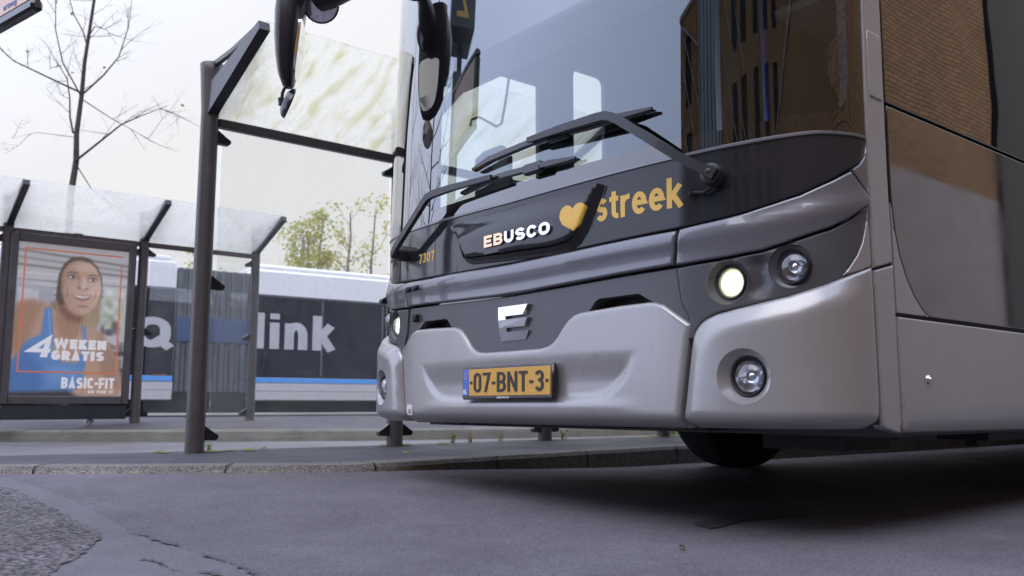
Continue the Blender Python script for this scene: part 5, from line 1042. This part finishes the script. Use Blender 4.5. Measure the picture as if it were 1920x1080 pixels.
# ------------------------------------------------------------------ passing articulated bus
qb = empty('articulated_bus', 'white and dark articulated bus with a blue stripe standing beyond the far shelter', 'bus', (-4.77, 18.0, .2), R(35))
M['letterwhite'] = mat('bus_letter_white', (.50, .50, .52), .5, var=.12, vscale=3); M['buswhite'] = mat('bus_white', (.86, .86, .87), .35, 0, .5, var=.04); M['busdark'] = mat('bus_dark_window', (.012, .014, .024), .25, 0, 0, var=.2, vscale=2, spec=.3); M['busblue'] = mat('bus_blue', (.10, .36, .85), .35, 0, .4, var=.05)
M['busgrey'] = mat('bus_skirt_grey', (.62, .60, .60), .4, .2, .3, var=.06); M['bellows'] = mat('bellows_rubber', (.09, .095, .11), .7, var=.2, vscale=5); M['bluetint'] = mat('blue_shutter', (.035, .07, .16), .5, var=.1)
def qsec(x0, x1):
    b = MB(); b.box((x0, .0, .62), (x1, 2.5, 2.96), bev=.05); bd = b.build('body', 'buswhite', qb)
    b = MB(); b.box((x0 + .02, -.006, .76), (x1 - .02, .02, 2.40), bev=.004); b.build('window_band', 'busdark', qb)
    b = MB(); b.box((x0 + .01, -.012, .66), (x1 - .01, .03, .755), bev=.004); b.build('blue_stripe', 'busblue', qb)
    b = MB(); b.box((x0, -.004, .30), (x1, 2.5, .655), bev=.02); b.box((x0, -.012, .50), (x1, .03, .525)); b.build('skirt', 'busgrey', qb)
    b = MB(); b.box((x0 + .1, .1, 2.965), (x1 - .1, 2.4, 3.08), bev=.05); b.build('roof', 'buswhite', qb)
    b = MB(); b.box((x0 - .02, -.01, 2.40), (x1 + .02, .02, 2.44)); b.build('gutter', 'bellows', qb)
    b = MB(); b.box((x1 - .35, -.018, .770), (x1 - .12, -.008, .785)); b.build('marker_lamp', 'orange', qb)
def qwheel(x):
    b = MB(); b.lathe([(.28, -.12), (.44, -.13), (.475, -.1), (.475, .1), (.44, .13), (.28, .12)], 32, 0, (x, .16, .475), Matrix(((1, 0, 0), (0, 0, 1), (0, 1, 0)))); w_ = b.build('wheel', 'tyre', qb)
    b = MB(); b.lathe([(.29, -.10), (.2, -.06), (.12, -.11), (.0005, -.11)], 28, 0, (x, .16, .475), Matrix(((1, 0, 0), (0, 0, 1), (0, 1, 0)))); b.build('rim', 'rim', w_)
qsec(-10.5, -2.02); qsec(-.52, 7.5)
for x in (-8.2, -3.9, 4.6): qwheel(x)
b = MB(); b.box((-10.4, .3, .06), (7.4, 2.2, .60)); b.build('underbody', 'black', qb)
b = MB()
for k in range(14):
    x = -2.0 + k * 1.46 / 14; b.box((x, .06 if k % 2 else .02, .45), (x + .103, 2.44, 2.85), bev=.02)
b.build('bellows', 'bellows', qb); b = MB(); b.box((-1.99, .005, 1.42), (-.55, .03, 1.90), bev=.008); b.build('bellows_cover', 'bluetint', qb)
qm = lambda x, z: (lambda q, w: np.stack([x + q[:, 0], np.full(len(q), -.008) - w, z + q[:, 1]], 1))
text_on('bus_lettering', 'Q', qm(-2.76, 1.28), 'letterwhite', qb, .66, .58, .004, t=.24, wk=1.3)
text_on('bus_lettering', 'link', qm(-.49, 1.34), 'letterwhite', qb, 1.72, .72, .004, t=.21, gap=.12)
for x in [-9.0, -7.6, -6.2, -4.8, -3.4, .95, 2.35, 3.75, 5.15, 6.55]:
    b = MB(); b.box((x - .022, -.0105, .80), (x + .022, -.004, 2.37)); b.build('window_joint', 'bellows', qb)


# ------------------------------------------------------------------ trees
M['bark'] = mat('bark', (.055, .042, .036), .9, var=.25, vscale=12, bump=.6, bscale=40); M['bark_glare'] = mat('glare_paled_bark', (.20, .17, .13), .9, var=.25, vscale=8)  # the second bark is painted paler to stand in for sky glare
def leafmat(name, c):
    m = bpy.data.materials.new(name); m.use_nodes = True; t = m.node_tree; t.nodes.clear(); o = N(t, 'ShaderNodeOutputMaterial'); a = N(t, 'ShaderNodeBsdfDiffuse'); b = N(t, 'ShaderNodeBsdfTranslucent'); s = N(t, 'ShaderNodeMixShader'); s.inputs[0].default_value = .55
    g = N(t, 'ShaderNodeNewGeometry'); h = N(t, 'ShaderNodeHueSaturation'); h.inputs['Color'].default_value = (*c, 1); r1 = N(t, 'ShaderNodeMapRange'); t.links.new(g.outputs['Random Per Island'], r1.inputs[0]); r1.inputs[3].default_value = .485; r1.inputs[4].default_value = .56; t.links.new(r1.outputs[0], h.inputs['Hue'])
    r2 = N(t, 'ShaderNodeMapRange'); t.links.new(g.outputs['Random Per Island'], r2.inputs[0]); r2.inputs[3].default_value = 1.25; r2.inputs[4].default_value = .7; t.links.new(r2.outputs[0], h.inputs['Value'])
    t.links.new(h.outputs[0], a.inputs[0]); t.links.new(h.outputs[0], b.inputs[0]); t.links.new(a.outputs[0], s.inputs[1]); t.links.new(b.outputs[0], s.inputs[2]); t.links.new(s.outputs[0], o.inputs[0]); return m
M['leafyellow'] = leafmat('yellow_leaves', (.62, .47, .10)); M['leafgreen'] = leafmat('olive_leaves', (.46, .44, .16)); M['leafdark'] = leafmat('dull_leaf', (.16, .085, .05)); M['leafbrown'] = leafmat('brown_leaves', (.30, .14, .04))
def grow(b, p, d, L, r0, depth, rr, tips, kinks=5, spread=.7, up=.12):
    pts = [p]; rad = [r0]; q = p.copy(); dd_ = d.normalized()
    for i in range(kinks):
        dd_ = (dd_ + Vector((rr.gauss(0, .10), rr.gauss(0, .10), rr.gauss(up, .08)))).normalized(); q = q + dd_ * L / kinks; pts.append(q.copy()); rad.append(r0 * (1 - .75 * (i + 1) / kinks))
    b.tube(pts, rad, 7 if r0 > .02 else 4, cap=False); tips += pts[2:]
    if depth > 0:
        for k in range(rr.randint(3, 5)):
            i = rr.randint(1, kinks - 1); s_ = Vector((rr.gauss(0, 1), rr.gauss(0, 1), rr.gauss(.1, .5))).normalized(); i_ = pts[i + 1] - pts[i]
            grow(b, pts[i].lerp(pts[i + 1], rr.random()), i_.normalized() * (1 - spread * .5) + s_ * spread, L * rr.uniform(.35, .6), rad[i] * .55, depth - 1, rr, tips, 4, spread, up)
# the bare tree behind the poster case: main limbs follow the photograph, twigs grow from them
bt = empty('bare_tree', 'nearly leafless young tree rising behind the far shelter on the left', 'tree', (-7.14, 14.0, .2))
lim = [([(0, 0, 0), (.0, .0, 1.8), (.02, .0, 3.6), (.02, .02, 4.16), (.04, .03, 4.6), (.05, .0, 5.24), (.06, -.03, 5.8), (.20, -.05, 6.9), (.32, -.06, 8.2), (.36, 0, 9.2)], .085),
       ([(.03, .02, 4.14), (.5, -.3, 4.35), (.95, -.5, 4.6), (1.3, -.6, 4.72), (1.75, -.65, 4.85)], .030), ([(-.02, 0, 4.62), (-.18, .2, 4.95), (-.35, .4, 5.35), (-.42, .5, 5.7), (-.65, .6, 6.0), (-.85, .6, 5.95)], .028),
       ([(.04, 0, 5.3), (-.35, -.3, 5.45), (-.8, -.5, 5.65), (-1.2, -.6, 6.0), (-1.4, -.6, 6.4)], .024), ([(.05, 0, 5.25), (-.1, -.3, 5.7), (-.2, -.5, 6.2), (-.18, -.55, 6.8), (-.15, -.5, 7.3)], .020),
       ([(.06, -.02, 5.28), (.25, .3, 5.7), (.42, .5, 6.1), (.5, .6, 6.7), (.52, .6, 7.2)], .026), ([(.10, -.03, 6.1), (-.15, .3, 6.5), (-.4, .5, 6.9), (-.6, .6, 7.3), (-.75, .6, 7.6)], .022),
       ([(.05, 0, 5.2), (.35, .4, 5.0), (.7, .7, 4.85), (.95, .9, 4.7)], .014), ([(.03, 0, 4.1), (.2, .3, 3.75), (.55, .5, 3.45), (.95, .6, 3.2)], .014), ([(-.03, 0, 4.55), (-.4, -.4, 4.5), (-.75, -.5, 4.38)], .008), ([(.12, -.03, 6.2), (.35, -.3, 6.32), (.6, -.4, 6.2), (.8, -.4, 5.95)], .016)]
tr = random.Random(11); tk = MB(); cr_ = MB(); tips = []
for i, (pts, r0) in enumerate(lim):
    q = [Vector(p) for p in pts]; n_ = len(q); jit = [p + Vector((tr.gauss(0, .015), tr.gauss(0, .02), 0)) for p in q]; r0 = r0 * (.74 if i == 0 else .66); rad = [r0 * (1 - .8 * k / (n_ - 1)) for k in range(n_)]
    (tk if i == 0 else cr_).tube(jit, rad, 10, cap=False)
    for k in range(1 if i else 5, n_ - 1):
        for _ in range(2 if i else 3):
            s_ = Vector((tr.gauss(0, 1), tr.gauss(0, 1), tr.gauss(.25, .6))).normalized(); grow(cr_, jit[k].lerp(jit[k + 1], tr.random()), (jit[k + 1] - jit[k]).normalized() * .5 + s_ * .8, tr.uniform(.35, .9), .0055, 2, tr, tips, 4, .8, .05)
tk.build('trunk', 'bark', bt); cr_.build('crown', 'bark', bt)
lf = MB()
def leaf(b, p, s, rr, mi=0):
    a = Vector((rr.gauss(0, 1), rr.gauss(0, 1), rr.gauss(0, 1))).normalized(); c_ = a.orthogonal().normalized(); e = a.cross(c_)
    b.add([p - c_ * s * .5, p + e * s * .32, p + c_ * s * .5, p - e * s * .32], [[0, 1, 2, 3]], mi)
for _ in range(14): leaf(lf, tr.choice(tips) + Vector((0, 0, -.03)), .075, tr)
lf.build('leaves', 'leafbrown', bt, smooth=False)
def tree(loc, h_, seed, leafm, nleaf, lsize, label, bark='bark', rs=1., spread=.75, group='autumn trees behind the articulated bus', stems=1):
    rr = random.Random(seed); o = empty('autumn_tree' if nleaf > 40 else 'bare_tree', label, 'tree', loc, 0, group); tk = MB(); cr = MB(); tips = []
    for s_ in range(stems):
        ang = rr.uniform(0, 6.28); lean = Vector((math.cos(ang), math.sin(ang), 0)) * (.25 if stems > 1 else .06)
        pts = [Vector((0, 0, -.1))]
        for k in range(1, 9): pts.append(pts[-1] + (Vector((rr.gauss(0, .05), rr.gauss(0, .05), 1)) + lean * (1 - k / 9)) * h_ / 8)
        rad = [(h_ * .014 * (1 - .85 * k / 8) + .01) * rs for k in range(9)]; tk.tube(pts, rad, 9, cap=False); tips += pts[5:]
        for k in range(2, 8):
            for _ in range(3 if not nleaf else 2):
                a = rr.uniform(0, 6.28); d = Vector((math.cos(a), math.sin(a), rr.uniform(.3, 1.0)))
                grow(cr, pts[k].lerp(pts[min(8, k + 1)], rr.random()), d, h_ * rr.uniform(.14, .26) * (1.1 - .08 * k), rad[k] * .4, 1 if nleaf else 2, rr, tips, 4, spread)
    tk.build('trunk', bark, o); cr.build('crown', bark, o)
    if nleaf:
        lf = MB(); cl2 = [t for t in tips if rr.random() < .55]
        for _ in range(nleaf):
            p = rr.choice(cl2) + Vector((rr.gauss(0, .16), rr.gauss(0, .16), rr.gauss(0, .14))); leaf(lf, p, lsize * rr.uniform(.6, 1.3), rr, 0 if rr.random() < .7 else 1)
        lf.build('foliage', leafm, o, smooth=False)
    return o
tree((-8.75, 34, .1), 6.9, 21, ['leafgreen', 'leafyellow'], 3000, .13, 'green many-stemmed tree right of the far shelter roof end', bark='bark_glare', stems=3)
tree((-8.05, 35, .1), 7.9, 22, ['leafgreen', 'leafyellow'], 1700, .13, 'green and yellow tree with a straight trunk between the others', bark='bark_glare')
tree((-6.65, 34, .1), 7.9, 23, ['leafyellow', 'leafgreen'], 850, .13, 'thin yellow-leaved tree left of the sparsest one', bark='bark_glare')
tree((-5.55, 35, .1), 7.9, 24, ['leafyellow', 'leafyellow'], 420, .13, 'sparse tree with few yellow leaves nearest the large bus', bark='bark_glare')
tree((-12.6, 36, .1), 7.0, 25, ['leafyellow', 'leafgreen'], 600, .13, 'yellow tree partly hidden behind the near shelter post', bark='bark_glare')
tree((-13, 13.5, .2), 9.5, 31, None, 0, .1, 'bare tree on the far platform left of the poster case', rs=.6, group='bare trees along the left')
tree((-11, 9.0, .1), 10.5, 32, None, 0, .1, 'bare tree left of the shelters mirrored in the windscreen corner', rs=.5, group='bare trees along the left')

# ------------------------------------------------------------------ stop sign (top left) and platform letter sign
sg_ = empty('stop_sign', 'stop name panel in a dark frame hanging at the upper left', 'sign', (-3.105, 4.792, .132), 0)
b = MB(); b.tube([(0, 0, -.135), (0, 0, 3.0)], .045, 16); b.build('pole', 'post', sg_)
M['peach'] = mat('peach_panel', (.74, .50, .40), .45, 0, .3, var=.04); M['paleblueink'] = mat('blue_ink', (.16, .22, .50), .5, var=.05)
ang = math.atan2(4.26 - 4.64, -2.28 + 2.78); ln = math.hypot(.70, .532)
pn_ = bpy.data.objects.new('panel', None); col.objects.link(pn_); pn_.parent = sg_; pn_.rotation_euler = (0, 0, ang); pn_.location = (0, 0, 0)
def sub(b, name, m): o = b.build(name, m, sg_); o.rotation_euler = (0, 0, ang); return o
b = MB(); b.box((.06, -.030, 2.25), (ln, .030, 2.315), bev=.015); b.box((.06, -.030, 2.795), (ln, .030, 2.855), bev=.015); b.box((ln - .045, -.030, 2.316), (ln, .030, 2.794), bev=.012); b.box((.06, -.030, 2.316), (.10, .030, 2.794), bev=.01); sub(b, 'frame', 'blackgloss')
b = MB(); b.box((.101, -.022, 2.316), (ln - .046, .022, 2.794)); pf_ = sub(b, 'face', 'peach')
VV, T, w_ = text2d('ersoog', t=.15, gap=.10); VV = VV * np.array([.150 / w_, .034]); P, F, mi = extrude_tris(VV, T, lambda q: np.stack([ln - .345 + q[:, 0], np.full(len(q), -.0245), 2.334 + q[:, 1]], 1), lambda q: np.stack([ln - .345 + q[:, 0], np.full(len(q), -.0222), 2.334 + q[:, 1]], 1)); mesh_obj('sign_text', P, F, 'paleblueink', pf_, smooth=False)
bpy.data.objects.remove(pn_)
zs = empty('platform_letter_sign', 'dark square-tube letter sign on a tall pole, mirrored in the windscreen', 'sign', (-4.43, 5.23, .1), R(20))
b = MB(); b.tube([(0, 0, 0), (0, 0, 4.0)], .05, 14); b.build('pole', 'bracket', zs); b = MB(); b.lathe([(.24, 3.86), (.32, 4.0), (.32, 4.62), (.30, 4.64)], 4, 0, (0, 0, 0), None, True); bx_ = b.build('letter_box', 'bracket', zs, smooth=False)
for k in range(4):
    a = R(45 + 90 * k); VV, T, w_ = text2d('Z', t=.14); VV = (VV - np.array([w_ / 2, .5])) * np.array([.22 / w_, .42]); n_ = np.array([math.cos(a), math.sin(a), 0]); x_ = np.array([-math.sin(a), math.cos(a), 0])
    P, F, mi = extrude_tris(VV, T, lambda q: q[:, :1] * x_ + n_ * .2305 + np.array([0, 0, 4.31]) + q[:, 1:] * np.array([0, 0, 1.]), lambda q: q[:, :1] * x_ + n_ * .2265 + np.array([0, 0, 4.31]) + q[:, 1:] * np.array([0, 0, 1.])); mesh_obj('sign_letter', P, F, 'ochre', bx_, smooth=False)

# ------------------------------------------------------------------ brick buildings behind the camera (mirrored in glass and paint)
def brick_mat(name):
    m = bpy.data.materials.new(name); m.use_nodes = True; t = m.node_tree; b = t.nodes['Principled BSDF']; co = N(t, 'ShaderNodeTexCoord'); mp2 = N(t, 'ShaderNodeMapping'); mp2.inputs['Rotation'].default_value = (R(90), 0, 0); t.links.new(co.outputs['Object'], mp2.inputs[0])
    br = N(t, 'ShaderNodeTexBrick'); br.inputs['Color1'].default_value = (.46, .25, .10, 1); br.inputs['Color2'].default_value = (.36, .19, .08, 1); br.inputs['Mortar'].default_value = (.10, .075, .055, 1); br.inputs['Scale'].default_value = 1
    br.inputs['Brick Width'].default_value = .30; br.inputs['Row Height'].default_value = .10; br.inputs['Mortar Size'].default_value = .011; t.links.new(mp2.outputs[0], br.inputs['Vector'])
    nz = N(t, 'ShaderNodeTexNoise'); nz.inputs['Scale'].default_value = 1.2; nz.inputs['Detail'].default_value = 6; t.links.new(co.outputs['Object'], nz.inputs['Vector']); r_ = N(t, 'ShaderNodeMapRange'); t.links.new(nz.outputs[0], r_.inputs[0]); r_.inputs[3].default_value = .75; r_.inputs[4].default_value = 1.25
    x = N(t, 'ShaderNodeMix', data_type='RGBA', blend_type='MULTIPLY'); x.inputs[0].default_value = 1; t.links.new(br.outputs[0], x.inputs[6]); t.links.new(r_.outputs[0], x.inputs[7]); t.links.new(x.outputs[2], b.inputs['Base Color']); b.inputs['Roughness'].default_value = .85
    return m
M['brick'] = brick_mat('tan_brick'); M['plinth'] = mat('pale_stone_plinth', (.42, .35, .31), .8, var=.12, vscale=2); M['winframe'] = mat('window_frame_dark', (.03, .03, .035), .4, var=.1); M['winglass'] = mat('window_glass', (.012, .013, .016), .35, 0, 0, var=.1, spec=.25); M['palebay'] = mat('pale_blue_cladding', (.34, .42, .50), .4, var=.06, vscale=2)
wa = empty('brick_building', 'tan brick building with pale stone base facing the side of the large bus', 'building', (5.22, -3.05, 0), math.atan2(.634, .773))
def facade(o, L0, L1, H, bays, pl, psplit, th=.4, Hlow=None):
    holes = [rect(a, b, c_, d_) for a, b, c_, d_ in bays]
    f3 = lambda y: (lambda v: np.stack([v[:, 0], np.full(len(v), y), v[:, 1]], 1))
    HL = H if Hlow is None else Hlow
    VV, T = cdt([[(L0, -.02), (psplit, -.02), (psplit, pl), (L1, pl), (L1, H), (psplit + .5, H), (psplit + .5, HL), (L0, HL)]], [], [h for h in holes if h[0][1] > pl]); P, F, mi = extrude_tris(VV, T, f3(0.), f3(th)); mesh_obj('wall', P, F, 'brick', o, smooth=False)
    VV, T = cdt([rect(psplit + .003, L1, 0, pl - .003)], [], [h for h in holes if h[0][1] < pl]); P, F, mi = extrude_tris(VV, T, f3(-.05), f3(th)); mesh_obj('plinth', P, F, 'plinth', o, smooth=False)
    b = MB(); b.box((psplit + .4, -.12, H), (L1 + .1, th + .1, H + .25), bev=.03); b.build('parapet', 'plinth', o); b = MB(); b.box((L0 - .1, -.12, HL), (psplit + .39, th + .1, HL + .25), bev=.03); b.build('parapet', 'plinth', o)
    for a, b_, c_, d_ in bays:
        f = MB(); w = .07
        f.box((a, .10, c_), (a + w, .2, d_)); f.box((b_ - w, .10, c_), (b_, .2, d_)); f.box((a + w, .10, d_ - w), (b_ - w, .2, d_)); f.box((a + w, .10, c_), (b_ - w, .2, c_ + w)); f.box(((a + b_) / 2 - .03, .11, c_ + w), ((a + b_) / 2 + .03, .19, d_ - w)); fo_ = f.build('window', 'winframe', o)
        g = MB(); g.box((a + w, .14, c_ + w), (b_ - w, .16, d_ - w)); g.build('pane', 'winglass', fo_, smooth=False)
facade(wa, -16, 18.2, 11.0, [(x, x + 1.3, z, z + 1.9) for x in (-14.0, -11.0, -8.0, -4.6) for z in (1.2, 4.8)], 4.85, 9.0, Hlow=7.4)
wb = empty('glazed_building', 'dark glazed building next to the brick one along the bus side', 'building', (5.22, -3.05, 0), math.atan2(.634, .773))
b = MB(); b.box((18.25, .05, 0), (40, .5, 12.0)); b.build('wall', 'winglass', wb, smooth=False); b = MB()
for k in range(16): b.box((18.25 + 1.4 * k, -.06, 0), (18.35 + 1.4 * k, .045, 12.0))
for z in (4.0, 5.6, 7.2): b.box((18.36, -.04, z), (40, .044, z + .09))
b.build('mullions', 'winframe', wb, smooth=False); b = MB(); b.box((18.9, -.02, .9), (20.1, .04, 4.1), bev=.01); b.build('bright_window', 'palebay', wb)
for x_, w_, z0_, z1_ in ((20.2, .35, 5.0, 8.6), (21.7, .18, 4.2, 7.0), (23.1, .5, 5.7, 9.4), (25.2, .3, 4.2, 8.8), (27.4, .6, 5.8, 8.0)):
    b = MB(); b.box((x_, -.015, z0_), (x_ + w_, .042, z1_), bev=.005); b.build('blind', 'plinth', wb)
e_ = Vector((.85, -.53, 0)).normalized()
wc = empty('brick_office_block', 'tall brick office block with pale blue bay behind the camera', 'building', (-12.5, -1.8, 0), math.atan2(e_.y, e_.x))
# its face looks towards the bus: flip so that local -Y points there
wc.rotation_euler = (0, 0, math.atan2(-e_.y, -e_.x)); wc.location = (-25.5 + e_.x * 24.4, -6.2 + e_.y * 24.4, 0)
cx_ = lambda k: 24.4 - k
facade(wc, .0, 24.4, 15.5, [(cx_(k + 1.1), cx_(k), z, z + 2.6) for k in (1.0, 10.0, 11.8, 14.4, 16.6, 18.8) for z in (1.3, 4.8, 8.4, 12.0)], .9, .02)
b = MB(); b.box((cx_(7.8), -.35, 0), (cx_(3.8), -.005, 15.3), bev=.02); wcb = b.build('cladding_bay', 'palebay', wc)
for k in range(6):
    b = MB(); b.box((cx_(7.8) + .2 + k * .7, -.42, .2), (cx_(7.8) + .26 + k * .7, -.355, 15.1)); b.build('bay_rib', 'winframe', wcb)
M['brace'] = mat('pale_bracing_rod', (.42, .46, .55), .4, .3, var=.05)
for k in range(7):
    z0 = 1.0 + 2.1 * k
    b = MB(); b.bar([(cx_(3.6), -.10, z0), (cx_(.2), -.10, min(15.3, z0 + 4.6))], .07, .07, (0, 1, 0)); b.build('bracing_rod', 'brace', wc)
    b = MB(); b.bar([(cx_(8.0), -.10, z0 + 3.4), (cx_(12.5), -.10, max(.3, z0 - 2.6))], .07, .07, (0, 1, 0)); b.build('bracing_rod', 'brace', wc)

# ------------------------------------------------------------------ small things on the ground
M['litter'] = mat('white_paper', (.7, .7, .7), .7, var=.05); M['weed'] = leafmat('weed_green', (.22, .28, .05)); M['weeddry'] = leafmat('dry_weed', (.28, .20, .10))
pr = MB(); r_ = random.Random(9); V = []; F = []; n_ = 12
for i in range(7):
    for k in range(n_):
        ph_ = math.pi * i / 6; t = 2 * math.pi * k / n_; q_ = .055 * r_.uniform(.7, 1.2); V.append((q_ * math.sin(ph_) * math.cos(t), q_ * math.sin(ph_) * math.sin(t), .035 + .7 * q_ * math.cos(ph_)))
for i in range(6):
    for k in range(n_): F.append([i * n_ + k, (i + 1) * n_ + k, (i + 1) * n_ + (k + 1) % n_, i * n_ + (k + 1) % n_])
lt = mesh_obj('crumpled_paper', V, F, 'litter', smooth=False); lt.location = (-4.75, 10.05, .188); tag(lt, 'crumpled white paper lying in front of the poster case', 'litter')
def weed(loc, h_, n_, seed, m, label, group=None):
    rr = random.Random(seed); b = MB()
    for k in range(n_):
        a = rr.uniform(0, 6.28); l = h_ * rr.uniform(.5, 1.1); sp_ = rr.uniform(.1, .6); p = Vector((rr.gauss(0, .012), rr.gauss(0, .012), 0)); w_ = .004; V = []
        dx = Vector((math.cos(a), math.sin(a), 0)); sx = Vector((-math.sin(a), math.cos(a), 0))
        for i in range(5):
            t = i / 4; c_ = p + dx * sp_ * l * t * t + Vector((0, 0, l * (t - .25 * t * t * sp_))); ww = w_ * (1 - .9 * t); V += [c_ - sx * ww, c_ + sx * ww]
        b.add(V, [[2 * i, 2 * i + 1, 2 * i + 3, 2 * i + 2] for i in range(4)])
        if rr.random() < .5: leaf(b, V[4] + dx * .01, .03, rr)
    o = b.build('weed', m, smooth=False); o.location = loc; return tag(o, label, 'weed', group)
dv = (.773, .634)
def pp(al, pe=0.): return (-1.93 + dv[0] * al - .634 * pe * -1 * -1, 5.46 + dv[1] * al + .773 * pe, .119)
for i, (al, h_, n_, m, lb) in enumerate([(.10, .07, 9, 'weed', 'small green weed beside the foot of the leftmost near post'), (1.95, .10, 14, 'weed', 'low green weed under the left half of the large bus'), (2.12, .13, 10, 'weeddry', 'dry brown weed between two green ones under the bus'), (2.42, .14, 9, 'weed', 'bright yellow-green weed nearest the middle shelter post'), (3.08, .16, 12, 'weeddry', 'tall dry weed right of the middle shelter post'), (4.45, .07, 12, 'weed', 'low weed at the post left of the front tyre')]):
    weed(pp(al, .04), h_, n_, 40 + i, m, lb, 'weeds along the platform edge')
def fallen(loc, s, seed, m, label):
    rr = random.Random(seed); b = MB(); n_ = 9; V = [(0, 0, .006)]
    for k in range(n_): t = 2 * math.pi * k / n_; q_ = s * (.5 + .22 * math.cos(2 * t) + rr.uniform(-.08, .08)); V.append((q_ * math.cos(t), q_ * .7 * math.sin(t), .003 + rr.uniform(0, .012)))
    b.add(V, [[0, k + 1, (k + 1) % n_ + 1] for k in range(n_)]); o = b.build('fallen_leaf', m, smooth=False); o.location = loc; o.rotation_euler = (0, 0, rr.uniform(0, 6)); return tag(o, label, 'leaf', 'fallen leaves')
fallen((-1.58, 5.72, .120), .055, 1, 'leafbrown', 'brown leaf on the platform just right of the leftmost near post')
fallen((-.62, 5.25, .117), .03, 2, 'leafyellow', 'pale yellow leaf lying on the platform where the kerb starts to rise')
fallen((1.42, 6.56, .124), .05, 3, 'leafyellow', 'yellow leaf on the raised kerb left of the front tyre')
fallen((.47, 2.52, .003), .030, 4, 'leafdark', 'brown leaf lying flat on the open road in front')
fallen((-2.95, 4.52, .118), .06, 5, 'leafyellow', 'yellow leaf on the low kerb at the left picture edge')
# storm drain in the kerb at the right
dg = MB()
for k in range(3): dg.box((-.11 + .075 * k, -.004, .02), (-.06 + .075 * k, .004, .075))
do = dg.build('kerb_drain', 'black', smooth=False); do.location = (4.42, 8.622, 0); do.rotation_euler = (0, 0, math.atan2(1.03, 1.29)); tag(do, 'three-slot drain opening in the kerb at the far right', 'drain')
